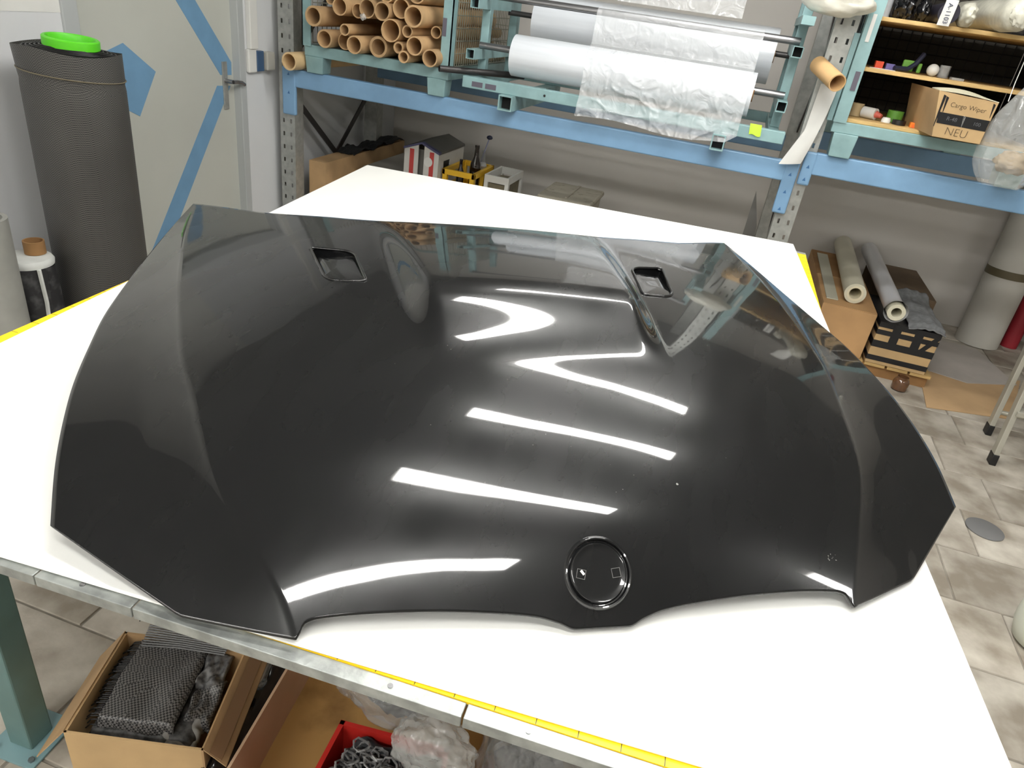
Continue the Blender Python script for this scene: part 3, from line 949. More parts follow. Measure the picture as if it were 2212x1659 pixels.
# ------------------------------------------------------------------ right cage used as a shelf
CR = 1.178
cg = thing('mesh_cage', 'teal mesh cage with wooden shelves full of small supplies', 'cage', (.85, 4.2, CR))
foot(cg, .424, .535, 3.765, 3.87, CR, 1.285); foot(cg, 1.15, 1.26, 3.765, 3.87, CR, 1.285)
foot(cg, .424, .535, 4.83, 4.93, CR, 1.285); foot(cg, 1.15, 1.26, 4.83, 4.93, CR, 1.285)
mesh_obj('base_frame', bx(.408, 1.28, 3.772, 3.825, 1.285, 1.335), m_teal, cg, bevel=.003)
mesh_obj('base_frame', bx(.408, 1.28, 4.88, 4.93, 1.285, 1.335), m_teal, cg, bevel=.003)
mesh_obj('corner_post', MB().box(.405, .462, 3.765, 3.772, 1.33, 2.25).box(.405, .411, 3.772, 3.83, 1.33, 2.25), m_teal, cg)
mesh_obj('corner_post', MB().box(1.225, 1.282, 3.765, 3.772, 1.33, 2.25).box(1.276, 1.282, 3.772, 3.83, 1.33, 2.25), m_teal, cg)
mesh_obj('inner_stile', bx(.378, .402, 3.80, 3.835, 1.33, 1.70), m_teal, cg)
mesh_obj('label_holder', bx(.424, .440, 3.762, 3.765, 1.67, 1.78), m_paper, cg)
mesh_obj('plate', bx(.430, .452, 3.762, 3.765, 1.47, 1.55), MATS['plate_purple'], cg)
shelf_top = [1.352, 1.572, 1.776]
for z in shelf_top:
    mesh_obj('shelf_board', bx(.415, 1.27, 3.79, 4.55, z - .017, z), m_wood, cg, bevel=.002)
mesh_obj('back_panel', bx(.41, 1.28, 4.60, 4.606, 1.34, 2.2), M('cage_shade', (62, 58, 52), .8), cg)  # dark sheet added to stand in for the shade inside the cage
mesh_obj('side_panel', bx(.398, .404, 3.84, 4.60, 1.34, 2.2), M('dark_teal', (48, 62, 64), .7), cg)
mesh_obj('side_panel', bx(1.283, 1.289, 3.84, 4.60, 1.34, 2.2), m_black_dull, cg)
wire_panel('y', 4.575, .43, 1.27, 1.36, 2.2, .05, .05, .003, M('wire_dark', (24, 22, 20), .6), cg)
G = 'small supplies on the shelves'
def lay(name, label, cat, mb, mat, loc, smooth=40, group=G, bevel=0):
    return tag(mesh_obj(name, mb, mat, loc=loc, smooth=smooth, bevel=bevel), label, cat, group)
z2, z1 = 1.5725, 1.3525
lay('small_box', 'small orange-red box on the middle shelf', 'box', bx(.520, .556, 3.93, 3.97, z2, z2 + .030), M('orange_red', (232, 84, 50), .5), (.54, 3.95, z2), None, bevel=.002)
lay('small_box', 'small violet-blue carton on the middle shelf', 'box', bx(.566, .604, 3.92, 3.955, z2, z2 + .026), M('violet', (112, 104, 168), .5), (.585, 3.94, z2), None, bevel=.002)
lay('paper_strip', 'white paper strip lying on the middle shelf edge', 'paper', bx(.49, .60, 3.84, 3.87, z2, z2 + .002), m_paper, (.55, 3.85, z2), None)
gl = thing('grip_clamp', 'dark blue hand clamp with green grips on the middle shelf', 'clamp', (.67, 3.95, z2), G)
mesh_obj('bar', MB().sweep([(.60, 3.90, z2 + .012), (.66, 3.93, z2 + .014), (.69, 3.95, z2 + .04), (.715, 3.97, z2 + .085)], .011, 8), M('navy', (34, 40, 62), .45), gl, smooth=40)
mesh_obj('grip', MB().box(.640, .690, 3.965, 3.985, z2 + .004, z2 + .052), M('green_grip', (104, 160, 60), .5), gl, bevel=.006)
mesh_obj('grip', MB().box(.706, .724, 3.965, 3.985, z2 + .004, z2 + .045), MATS['green_grip'], gl, bevel=.005)
lay('white_ball', 'round white plastic ball on the middle shelf', 'ball', MB().blob((.766, 3.93, z2 + .026), (.026, .026, .026), 0, 1, 24, 16), m_white, (.766, 3.93, z2), 180)
lay('clear_cup', 'clear plastic cup beside the white ball', 'cup', MB().pipe((.815, 3.94, z2 + .001), (.815, 3.94, z2 + .052), .024, .0225, 20), m_bag2, (.815, 3.94, z2))
lay('blister_pack', 'flat clear blister pack on the middle shelf', 'pack', bx(.845, .895, 3.88, 3.93, z2, z2 + .010), m_bag, (.87, 3.9, z2), None)
lay('tape_roll', 'beige roll of masking tape on the bottom shelf', 'tape roll', MB().pipe((.515, 3.99, z1 + .001), (.515, 3.99, z1 + .058), .030, .020, 24), M('beige_tape', (186, 166, 128), .6), (.515, 3.99, z1))
bt = thing('white_bottle', 'white squeeze bottle lying on the bottom shelf', 'bottle', (.57, 3.94, z1), G)
mesh_obj('body', MB().cyl((.545, 3.97, z1 + .026), (.598, 3.93, z1 + .026), .025, n=20), m_white, bt, smooth=40)
mesh_obj('cap', MB().cyl((.598, 3.93, z1 + .026), (.622, 3.912, z1 + .022), .016, .009, n=16), M('red_cap', (196, 96, 82), .5), bt, smooth=40)
lay('small_pot', 'white round pot beside the squeeze bottle', 'pot', MB().lathe([(.021, 0), (.021, .012), (.016, .022), (.0001, .024)], 20, Matrix.Translation((.645, 3.90, z1 + .0005))), m_white, (.645, 3.9, z1))
lay('tape_roll', 'green roll of tape on the bottom shelf', 'tape roll', MB().pipe((.690, 3.985, z1 + .001), (.690, 3.985, z1 + .052), .036, .026, 24), M('green_tape', (96, 150, 56), .5), (.69, 3.985, z1))
lay('tape_roll', 'black roll of tape lying at the front of the bottom shelf', 'tape roll', MB().pipe((.700, 3.885, z1 + .001), (.700, 3.885, z1 + .020), .030, .020, 24), m_black, (.70, 3.885, z1))
lay('small_box', 'small orange and yellow box at the front of the bottom shelf', 'box', bx(.745, .79, 3.855, 3.885, z1, z1 + .022), M('orange_box', (236, 132, 36), .5, c2=(226, 80, 40), scale=30), (.77, 3.87, z1), None, bevel=.002)

# carton with handwriting, standing out of the cage
bxn = thing('cardboard_box', 'brown carton with black tape and NEU written on it, in the right cage', 'box', (.88, 3.64, 1.336))
bz0, bz1 = 1.3525, 1.532
Yb = 3.60
mesh_obj('front_panel', MB().hexa([(.795, Yb, bz0 - .0), (.985, Yb, bz0 - .0), (.985, Yb + .004, bz0), (.795, Yb + .004, bz0)],
                                  [(.752, Yb - .02, bz1), (.985, Yb - .02, bz1 - .012), (.985, Yb - .016, bz1 - .012), (.752, Yb - .016, bz1)]), m_kraft_p, bxn)
mesh_obj('side_panel', MB().hexa([(.795, Yb + .004, bz0), (.799, Yb + .004, bz0), (.752, 4.02, bz0), (.748, 4.02, bz0)],
                                 [(.752, Yb - .016, bz1), (.756, Yb - .016, bz1), (.720, 4.02, bz1), (.716, 4.02, bz1)]), m_kraft, bxn)
mesh_obj('side_panel', bx(.981, .985, Yb + .004, 4.02, bz0, bz1 - .012), m_kraft, bxn)
mesh_obj('bottom_panel', MB().hexa([(.795, Yb, bz0), (.985, Yb, bz0), (.985, 4.02, bz0), (.75, 4.02, bz0)], [(.795, Yb, bz0 + .003), (.985, Yb, bz0 + .003), (.985, 4.02, bz0 + .003), (.75, 4.02, bz0 + .003)]), m_kraft, bxn)
mb = MB(); mb.grid(lambda a, b: (.752 + .236 * a, Yb - .012 + .15 * b, bz1 + .003 - .012 * a + .018 * math.sin(math.pi * a) * (b * .6 + .25) ), 12, 6)
mesh_obj('lid_flap', mb, M('card_light', (206, 202, 178), .7), bxn, solid=.003)
ft = frame_mtx(((.771 + .985) / 2, Yb - .0105, 1.44), (1, 0, -.03), (-.10, -.105, 1))
def on_front(fx, z0, z1, x0, x1, mat, name):
    def pt(x, z, o):
        t = (z - bz0) / (bz1 - bz0); return (x, Yb - .02 * t - o, z)
    mb = MB().hexa([pt(x0, z0, .0004), pt(x1, z0 - .004, .0004), pt(x1, z0 - .004, .0014), pt(x0, z0, .0014)],
                   [pt(x0 - .008, z1, .0004), pt(x1, z1 - .004, .0004), pt(x1, z1 - .004, .0014), pt(x0 - .008, z1, .0014)])
    return mesh_obj(name, mb, mat, bxn)
m_btape = M('black_tape', (30, 31, 34), .35)
on_front(0, 1.408, 1.452, .790, .984, m_btape, 'black_tape')
on_front(0, 1.408, 1.452, .888, .890, m_paper, 'tape_seam')
on_front(0, 1.395, 1.520, .783, .786, MATS['black_tape'], 'marker_line')
on_front(0, 1.455, 1.515, .795, .798, MATS['black_tape'], 'marker_line')
on_front(0, 1.460, 1.515, .976, .978, MATS['black_tape'], 'marker_line')
m_ink = M('pencil_ink', (70, 60, 46), .7)
def fm(x, z, o=.0016):
    t = (z - bz0) / (bz1 - bz0)
    return frame_mtx((x, Yb - .02 * t - o, z), (1, 0, -.03), (0, -.105, 1))
text_part('lettering', 'NEU', m_ink, bxn, .046, fm(.880, 1.380), offset=-.0012)
text_part('lettering', 'Cargo Wiper', m_ink, bxn, .026, fm(.884, 1.484), offset=-.0004)
text_part('lettering', 'R-48', M('tape_print', (92, 94, 98), .5), bxn, .022, fm(.842, 1.430, .0022))
text_part('lettering', '100', MATS['tape_print'], bxn, .020, fm(.942, 1.426, .0022))

# things on the top shelf
z3 = 1.7765
lay('wrapped_roll', 'grey film roll standing at the left end of the top shelf', 'roll', MB().cyl((.478, 3.92, z3 + .001), (.478, 3.92, z3 + .2), .028, n=20), m_foil, (.478, 3.92, z3), group=None)
tag(mesh_obj('black_bag', MB().blob((.552, 3.90, z3 + .055), (.042, .075, .06), .35, 2.6, 36, 24, 5.0, z3 + .001), M('black_film', (20, 20, 22), .22, coat=.6), loc=(.55, 3.9, z3), smooth=60), 'crumpled glossy black plastic bag at the left of the top shelf', 'bag')
tag(mesh_obj('black_bag', MB().blob((.632, 3.90, z3 + .05), (.026, .06, .055), .3, 2.6, 36, 24, 8.0, z3 + .001), MATS['black_film'], loc=(.64, 3.9, z3), smooth=60), 'rounded black plastic bundle next to the labelled roll', 'bag')
lr = thing('wrapped_roll', 'dark roll with a white paper slip reading A-1103 on the top shelf', 'roll', (.700, 3.80, z3))
mesh_obj('roll', MB().cyl((.708, 3.745, z3 + .043), (.708, 4.40, z3 + .043), .042, n=28), M('dark_roll', (34, 32, 44), .4), lr, smooth=40)
sl_ = mesh_obj('paper_slip', MB().grid(lambda a, b: (.676 + .048 * a + .004 * b, 3.738 - .004 * math.sin(3 * b), z3 - .006 + .098 * b), 6, 10), m_paper, lr, solid=.001)
text_part('lettering', 'A-1103', M('pen_blue', (60, 66, 88), .6), sl_, .026, frame_mtx((.702, 3.7335, z3 + .040), (.03, 0, -1), (1, 0, .03)))
tag(mesh_obj('plastic_bag', MB().blob((.788, 3.80, z3 + .046), (.033, .10, .048), .18, 2.5, 36, 24, 1.3, z3 + .001), M('milky_bag', (196, 194, 180), .3, var=.12, scale=25, bump=.3, bscale=30), loc=(.788, 3.8, z3), smooth=70), 'milky plastic bag end between the labelled roll and the big wrapped roll', 'bag')
wr = thing('wrapped_roll', 'big roll wrapped in pale plastic sticking out of the top shelf', 'roll', (.90, 3.8, z3))
def wrap(a, b):
    th = 2 * math.pi * a; y = 3.60 + .75 * b; k = 1 + .10 * noise.noise(Vector((math.cos(th) * 1.6, math.sin(th) * 1.6, y * 5)))
    r = .062 * k * (1 - .35 * max(0, (.06 - b) / .06) ** 2)
    return (.885 + .06 * (1 - b) + r * math.cos(th), y, max(z3 + .001, z3 + .066 + r * math.sin(th)))
mesh_obj('wrap', MB().grid(wrap, 40, 30), MATS['milky_bag'], wr, smooth=70)
mesh_obj('end_fold', MB().blob((.945, 3.602, z3 + .064), (.045, .018, .046), .3, 3, 30, 18, 6.6), MATS['milky_bag'], wr, smooth=70)
tag(mesh_obj('plastic_sheet', MB().grid(lambda a, b: (.855 + .10 * a, 3.70 + .05 * b, 1.885 + .06 * abs(a - .55) * 2 * (1 - b) + .18 * b), 10, 8), m_white, loc=(.9, 3.7, 1.9), solid=.001), 'white pointed sheet corner hanging above the wrapped roll', 'sheet')

# white padded bag on top of the roll stand, beside the rack post
tag(mesh_obj('padded_bag', MB().blob((.262, 3.70, 1.815), (.155, .10, .072), .16, 1.6, 48, 30, 2.7), M('cream_bag', (222, 220, 208), .32, var=.05, scale=18, bump=.25, bscale=22), loc=(.26, 3.8, 1.74), smooth=70),
    'cream padded plastic bag stuffed above the rack post', 'bag')
mesh_obj('top_bar', bx(.135, .19, 3.62, 4.44, 1.70, 1.735), m_teal, st)
# big clear bag hanging at the right edge
def hang(a, b):
    th = 2 * math.pi * a
    r = .135 * (math.sin(math.pi * (.05 + .80 * b)) * (.55 + .45 * b)) ** .8
    k = 1 + .34 * noise.noise(Vector((math.cos(th) * 1.7, math.sin(th) * 1.7, b * 2.5 + 5))) + .10 * noise.noise(Vector((math.cos(th) * 5, math.sin(th) * 5, b * 7 + 2)))
    z = 1.555 - .355 * b + .09 * (.5 - .5 * math.cos(th)) * (1 - b)
    return (1.105 + r * k * math.cos(th) * 1.05 + .02 * b, 3.615 + .62 * r * k * math.sin(th), z)
bagr = thing('plastic_bag', 'clear plastic bag tied with string, hanging in front of the right cage', 'bag', (1.1, 3.6, 1.2))
mesh_obj('film', MB().grid(hang, 64, 44), film_mat('bag_film_clear', (226, 228, 226), .26, .12, 16), bagr, smooth=70)
mesh_obj('content', MB().blob((1.14, 3.61, 1.30), (.07, .05, .045), .3, 2, 30, 20, 3.3), M('bag_content', (170, 150, 120), .7, var=.2, scale=20), bagr, smooth=60)
mesh_obj('string', MB().sweep([(1.03, 3.63, 1.53), (1.045, 3.70, 1.60), (1.06, 3.76, 1.80)], .0018, 6), m_white, bagr)
mesh_obj('string', MB().sweep([(1.09, 3.63, 1.54), (1.13, 3.70, 1.66), (1.16, 3.76, 1.85)], .0018, 6), m_white, bagr)

# cardboard tube hung on the rack post with a paper sheet under it
hb_ = tag(mesh_obj('cardboard_tube', MB().pipe((.352, 3.585, 1.498), (.266, 3.79, 1.552), .037, .032, 32), M('tube_tan', (206, 168, 118), .7, var=.05), loc=(.33, 3.6, 1.46), smooth=40), 'short tan cardboard tube hanging on the rack post', 'tube')
def pap(a, b):
    z = 1.478 - .375 * b
    x0 = .302 - .012 * b - .065 * max(0, b - .55) / .45; x1 = .378 - .055 * b ** 1.5
    return (x0 + (x1 - x0) * a, 3.765 + .012 * math.sin(a * 3 + b * 3) - .012 * b, z + .02 * a * b)
tag(mesh_obj('paper_sheet', MB().grid(pap, 10, 24), m_paper, loc=(.34, 3.76, 1.1), smooth=80), 'crumpled white paper strip hanging below the tan tube on the post', 'paper')

# ================================================================== LEFT SIDE: FABRIC ROLLS
cr = thing('carbon_roll', 'tall dark grey carbon fabric roll standing by the door', 'fabric roll', (-2.34, 2.165, 0))
cx, cy, crr, ctz = -2.34, 2.165, .168, 1.272
def croll(a, b):
    th = 2 * math.pi * a
    top = ctz + .007 * math.cos(th - math.radians(225)) + .006 * math.sin(3 * th)
    r = crr * (1 + .012 * math.sin(2 * th + 1) + (.035 * max(0, b - .93) / .07 * max(0, math.cos(th - math.radians(228))) ** 3))
    z = .0 + top * b
    r += .0025 * math.sin(60 * b) * (1 if .90 < b < .925 else 0)
    return (cx + r * math.cos(th), cy + r * math.sin(th), z)
mesh_obj('fabric', MB().grid(croll, 64, 60), m_carbon, cr, smooth=60)
def ctop(a, b):
    th = 2 * math.pi * a; r = crr * (.975 - .965 * b)
    z = ctz - .012 + .007 * math.cos(th - math.radians(225)) * (1 - b) + .012 * b
    return (cx + r * math.cos(th), cy + r * math.sin(th), z)
mesh_obj('end_layers', MB().grid(ctop, 64, 12), M('carbon_end', (44, 44, 44), .7, var=.3, scale=40), cr, smooth=60)
sp = []
for i in range(160):
    t = i / 159; th = t * 2 * math.pi * 5; r = crr * (.90 - .40 * t)
    sp.append((cx + r * math.cos(th), cy + r * math.sin(th), ctz - .006 + .012 * t + .006 * math.cos(th - math.radians(225)) * (.9 - .4 * t)))
mesh_obj('layer_edge', MB().sweep(sp, .0028, 5), m_black, cr, smooth=60)
st_ = [(cx + (crr + .003) * math.cos(t), cy + (crr + .003) * math.sin(t), 1.19 + .014 * math.cos(t - 3.9)) for t in [2 * math.pi * i / 64 for i in range(64)]]
mesh_obj('selvedge', MB().sweep(st_, .0022, 5, closed=True), M('selvedge_tan', (112, 104, 84), .7), cr)
gr = tag(mesh_obj('tape_ring', MB().lathe([(.087, .0), (.091, .004), (.091, .030), (.087, .034), (.080, .034), (.077, .030), (.077, .0), (.087, 0)], 64, Matrix.Translation((cx + .01, cy + .005, ctz + .004)) @ Matrix.Rotation(math.radians(4), 4, 'Y')), m_green, loc=(cx, cy, ctz + .02), smooth=40),
         'bright green plastic ring lying on top of the carbon fabric roll', 'ring')
sr = thing('fabric_roll', 'short black fabric roll with white foam top beside the tall roll', 'fabric roll', (-2.40, 1.89, 0))
mesh_obj('fabric', MB().grid(lambda a, b: (-2.40 + (.088 + .004 * math.sin(a * 25 + b * 7)) * math.cos(2 * math.pi * a), 1.89 + (.088 + .004 * math.sin(a * 25 + b * 7)) * math.sin(2 * math.pi * a), .53 * b), 48, 16), M('black_fabric', (40, 40, 42), .6, c2=(92, 92, 92), scale=24, lo=.5, hi=.8), sr, smooth=60)
mesh_obj('foam_top', MB().lathe([(.087, .53), (.089, .545), (.082, .556), (.05, .560), (.0001, .560)], 40, Matrix.Translation((-2.40, 1.89, 0))), M('foam_white', (206, 208, 204), .8, var=.06, scale=20), sr, smooth=50)
mesh_obj('seam', MB().sweep([(-2.318, 1.862, .53), (-2.316, 1.866, .40), (-2.32, 1.86, .25), (-2.317, 1.864, .05)], .008, 6), MATS['foam_white'], sr, smooth=50)
tag(mesh_obj('cardboard_core', MB().pipe((-2.395, 1.925, .5615), (-2.395, 1.925, .61), .036, .031, 28), m_kraft_d, loc=(-2.395, 1.925, .5615), smooth=40), 'short cardboard core standing on the short fabric roll', 'tube')
tag(mesh_obj('grey_tube', MB().pipe((-2.347, 1.703, .001), (-2.352, 1.706, .755), .085, .07, 40), M('grey_tube', (150, 150, 144), .6, var=.12, scale=7), loc=(-2.347, 1.703, 0), smooth=40),
    'grey cardboard pipe standing at the left edge of the photo', 'tube')

# ================================================================== UNDER THE RACK
def open_box(name, label, x0, x1, y0, y1, z0, z1, mat, t=.006, lid=True, rz=0.0):
    o = thing(name, label, 'box', ((x0 + x1) / 2, (y0 + y1) / 2, z0))
    mt = Matrix.Translation(((x0 + x1) / 2, (y0 + y1) / 2, 0)) @ Matrix.Rotation(rz, 4, 'Z')
    a, b = (x1 - x0) / 2, (y1 - y0) / 2
    for q in ((-a, a, -b, -b + t), (-a, a, b - t, b), (-a, -a + t, -b + t, b - t), (a - t, a, -b + t, b - t)):
        mesh_obj('panel', bx(*q, z0, z1, mtx=mt), mat, o)
    mesh_obj('bottom', bx(-a + t, a - t, -b + t, b - t, z0, z0 + t, mtx=mt), mat, o)
    if lid:
        mesh_obj('flap', bx(-a, a, -b, -.002, z1, z1 + t * .6, mtx=mt), mat, o)
        mesh_obj('flap', bx(-a, a, .002, b, z1, z1 + t * .6, mtx=mt), mat, o)
    return o, mt
open_box('cardboard_box', 'long brown cardboard box behind the left rack post', -2.475, -2.36, 3.93, 5.05, 0, .59, m_kraft, lid=True)
tag(mesh_obj('black_cloth', MB().grid(lambda a, b: (-2.47 + .13 * a, 4.25 + .75 * b, .598 + .035 * abs(noise.noise(Vector((a * 3, b * 8, 2)))) + .02 * math.sin(b * 9) ** 2), 14, 40), m_black_dull, loc=(-2.37, 4.5, .59), smooth=80, solid=.004), 'crumpled black cloth lying on the long brown box', 'cloth')
tag(mesh_obj('grey_board', bx(-2.30, -2.06, 4.30, 5.30, 0, .53), M('board_grey', (150, 146, 138), .8, var=.08), loc=(-2.18, 4.8, 0)), 'grey board block between the long box and the striped cartons', 'board')
# house-shaped carton
hc = thing('gable_carton', 'white house-shaped carton with blue gable and two red stripes', 'carton', (-1.89, 4.53, 0))
m_cw = M('carton_white', (206, 205, 200), .6, var=.04); m_rb = M('roof_blue', (78, 78, 112), .6); m_rg = M('roof_grey', (96, 94, 88), .7, var=.1)
hx0, hx1, hxm, hy0, hy1, he, hr = -2.01, -1.77, -1.89, 4.31, 4.75, .698, .745
for a, b, za, zb in ((hx0, hxm - .022, he, hr - .010), (hxm + .018, hx1, hr - .010, he)):
    mesh_obj('front_panel', MB().hexa([(a, hy0, 0), (b, hy0, 0), (b, hy0 + .005, 0), (a, hy0 + .005, 0)], [(a, hy0, za), (b, hy0, zb), (b, hy0 + .005, zb), (a, hy0 + .005, za)]), m_cw, hc)
    c = (a + b) / 2 + .004; zc = (za + zb) / 2
    mesh_obj('red_stripe', bx(c - .015, c + .015, hy0 - .0015, hy0, 0, zc - .012), M('stripe_red', (190, 66, 62), .6), hc)
mesh_obj('round_logo', MB().cyl((hx1 - .070, hy0 - .0005, .640), (hx1 - .070, hy0 - .003, .640), .030, n=24), m_white, hc)
mesh_obj('inner_panel', bx(hxm - .05, hxm + .05, hy0 + .05, hy0 + .054, 0, .70), M('carton_grey', (120, 118, 112), .8), hc)
mesh_obj('back_panel', MB().add([(hx0, hy1, 0), (hx1, hy1, 0), (hx1, hy1, he), (hxm, hy1, hr), (hx0, hy1, he)], [(0, 1, 2, 3, 4)]), m_cw, hc, solid=.004)
mesh_obj('side_panel', bx(hx0, hx0 + .005, hy0 + .005, hy1, 0, he), m_cw, hc)
for q in ((hy0 + .005, hy0 + .09, 0, he), (hy0 + .20, hy1, 0, he), (hy0 + .09, hy0 + .20, .645, he), (hy0 + .09, hy0 + .20, 0, .40)):
    mesh_obj('side_panel', bx(hx1 - .005, hx1, *q), m_cw, hc)
for s_ in (-1, 1):
    xe = hx0 - .006 if s_ < 0 else hx1 + .006
    for y0_, y1_, mt_, nm in ((hy0 - .006, hy0 + .03, m_rb, 'roof_trim'), (hy0 + .03, hy1 + .004, m_rg, 'roof_panel')):
        mesh_obj(nm, MB().hexa([(xe, y0_, he - .002), (hxm, y0_, hr), (hxm, y1_, hr), (xe, y1_, he - .002)], [(xe, y0_, he + .012), (hxm, y0_, hr + .012), (hxm, y1_, hr + .012), (xe, y1_, he + .012)]), mt_, hc)
# yellow beer crate with bottles
yc = thing('bottle_crate', 'yellow plastic bottle crate behind the far table edge', 'crate', (-1.645, 4.55, .446))
m_yel = M('crate_yellow', (226, 178, 40), .45)
yx0, yx1, yy0, yy1 = -1.755, -1.535, 4.36, 4.74
for (a, b, c, d) in ((yx0, yx1, yy0, yy0 + .015), (yx0, yx1, yy1 - .015, yy1), (yx0, yx0 + .015, yy0, yy1), (yx1 - .015, yx1, yy0, yy1)):
    mesh_obj('wall', MB().box(a, b, c, d, .455, .50), m_yel, yc)
    mesh_obj('rim', MB().box(a - .004, b + .004, c - .004, d + .004, .575, .61), m_yel, yc, bevel=.003)
mesh_obj('base', bx(yx0, yx1, yy0, yy1, .446, .455), m_yel, yc)
for px_, py_ in ((yx0, yy0), (yx1 - .03, yy0), (yx0, yy1 - .03), (yx1 - .03, yy1 - .03), (yx1 - .03, (yy0 + yy1) / 2)):
    mesh_obj('post', bx(px_, px_ + .03, py_, py_ + .03, .455, .60), m_yel, yc)
open_box('cardboard_box', 'dark carton carrying the yellow bottle crate', -1.755, -1.53, 4.36, 4.75, 0, .44, m_kraft_d)
m_gb = M('brown_glass', (26, 16, 12), .08, coat=1.0)
BOT = [(-.0345, 0), (-.034, .14), (-.031, .165), (-.015, .205), (-.0125, .25), (-.014, .255), (-.014, .27), (-.0001, .27)]
def bottle(x, y, z, label, mat, k=1.0):
    b = thing('glass_bottle', label, 'bottle', (x, y, z), 'bottles in the yellow crate')
    mesh_obj('glass', MB().lathe([(-r * k, h * k) for r, h in BOT], 24, Matrix.Translation((x, y, z))), mat, b, smooth=45)
    mesh_obj('neck_label', MB().lathe([(.0305 * k, .166 * k), (.0225 * k, .186 * k)], 24, Matrix.Translation((x, y, z))), m_paper, b, smooth=45)
bottle(-1.600, 4.55, .456, 'brown beer bottle standing tallest in the yellow crate', m_gb, 1.12)
bottle(-1.685, 4.50, .456, 'dark bottle left of the tall beer bottle in the crate', M('dark_glass', (30, 30, 42), .08, coat=1.0), .75)
bottle(-1.585, 4.65, .456, 'clear bottle right of the tall beer bottle in the crate', m_bag2, .95)
br = thing('brush', 'thin brush with dark head standing up from the crate', 'brush', (-1.575, 4.70, .456))
mesh_obj('handle', MB().sweep([(-1.635, 4.69, .456), (-1.60, 4.66, .65), (-1.545, 4.61, .80)], .004, 8), M('brush_blue', (150, 154, 190), .4), br, smooth=40)
mesh_obj('head', MB().blob((-1.54, 4.605, .81), (.020, .016, .014), .2, 3, 16, 10), MATS['navy'], br, smooth=40)
wc = thing('plastic_crate', 'white plastic crate beside the yellow bottle crate', 'crate', (-1.42, 4.66, 0))
for (a, b, c, d) in ((-1.505, -1.335, 4.48, 4.495), (-1.505, -1.335, 4.80, 4.815), (-1.505, -1.49, 4.495, 4.80), (-1.35, -1.335, 4.495, 4.80)):
    for z0, z1_ in ((0, .44), (.555, .60)):
        mesh_obj('wall', bx(a, b, c, d, z0, z1_), m_white, wc)
for (a, b) in ((-1.505, 4.48), (-1.36, 4.48), (-1.505, 4.785), (-1.36, 4.785)):
    mesh_obj('corner', bx(a, a + .025, b, b + .03, .44, .555), m_white, wc)
mesh_obj('content', bx(-1.488, -1.352, 4.497, 4.798, .38, .545), M('crate_dirt', (120, 112, 92), .8, var=.2, scale=16), wc)
bn_ = thing('lidded_bin', 'beige plastic bin with a dirty lid under the rack', 'bin', (-.93, 4.62, 0))
mesh_obj('body', MB().hexa([(-1.08, 4.44, 0), (-.79, 4.44, 0), (-.79, 4.82, 0), (-1.08, 4.82, 0)], [(-1.10, 4.42, .53), (-.77, 4.42, .53), (-.77, 4.84, .53), (-1.10, 4.84, .53)]), M('bin_beige', (178, 172, 158), .6, var=.06), bn_, bevel=.02)
mesh_obj('lid', bx(-1.115, -.755, 4.405, 4.855, .53, .565), M('bin_lid', (172, 166, 150), .65, c2=(120, 112, 96), scale=22, lo=.55, hi=.85), bn_, bevel=.015)
mesh_obj('lid_ridge', bx(-.94, -.92, 4.43, 4.83, .565, .573), MATS['bin_lid'], bn_, bevel=.003)
tag(mesh_obj('plastic_offcut', MB().add([(.20, 4.99, 0), (.30, 4.99, 0), (.285, 5.02, .50), (.215, 5.02, .73), (.20, 4.995, 0), (.30, 4.995, 0), (.285, 5.025, .50), (.215, 5.025, .73)],
    [(0, 1, 2, 3), (7, 6, 5, 4), (0, 3, 7, 4), (1, 5, 6, 2), (3, 2, 6, 7), (0, 4, 5, 1)]), M('offcut_grey', (150, 148, 144), .6), loc=(.25, 5.0, 0)), 'pointed grey plastic offcut standing behind the rack post', 'offcut')

# ================================================================== RIGHT SIDE, UNDER THE RACK
pal = thing('pallet', 'low wooden pallet under the cartons on the right', 'pallet', (1.02, 4.7, 0))
for y in (4.14, 4.65, 5.18):
    mesh_obj('runner', bx(.66, 1.38, y, y + .09, 0, .065), m_kraft_d, pal)
for i in range(6):
    mesh_obj('plank', bx(.66 + i * .123, .77 + i * .123, 4.12, 5.29, .065, .083), m_wood, pal)
pz = .084
bb = thing('cardboard_box', 'brown cardboard box on the pallet carrying the cream tubes', 'box', (.86, 4.7, pz))
mesh_obj('body', bx(.705, 1.000, 4.13, 5.30, pz, .36), M('kraft_orange', (190, 150, 104), .75, var=.08, scale=6), bb, bevel=.004)
mesh_obj('flap', bx(.707, .998, 4.135, 4.712, .3605, .364), MATS['kraft_orange'], bb)
mesh_obj('flap', bx(.707, .998, 4.718, 5.295, .3605, .364), m_kraft_d, bb)
tb_ = thing('cardboard_box', 'carton wrapped in black tape bands on the pallet', 'box', (1.19, 4.4, pz))
tx0, tx1, ty0, ty1, tz1 = 1.025, 1.345, 4.115, 4.60, .335
mesh_obj('body', bx(tx0, tx1, ty0, ty1, pz, tz1), m_kraft_p, tb_, bevel=.003)
for z0, z1_ in ((.105, .135), (.185, .225), (.262, .29)):
    mesh_obj('tape_band', bx(tx0 - .0015, tx1 + .0015, ty0 - .0015, ty1 + .0015, z0, z1_), m_btape, tb_)
for a, b in ((tx0 + .075, tx0 + .12), (tx0 + .19, tx0 + .235)):
    mesh_obj('tape_strip', bx(a, b, ty0 - .0022, ty0 - .0005, .225, tz1), m_btape, tb_)
mesh_obj('tape_band', bx(tx0 - .001, tx1 + .001, ty0 - .001, ty1 + .001, .305, tz1 + .001), m_btape, tb_)
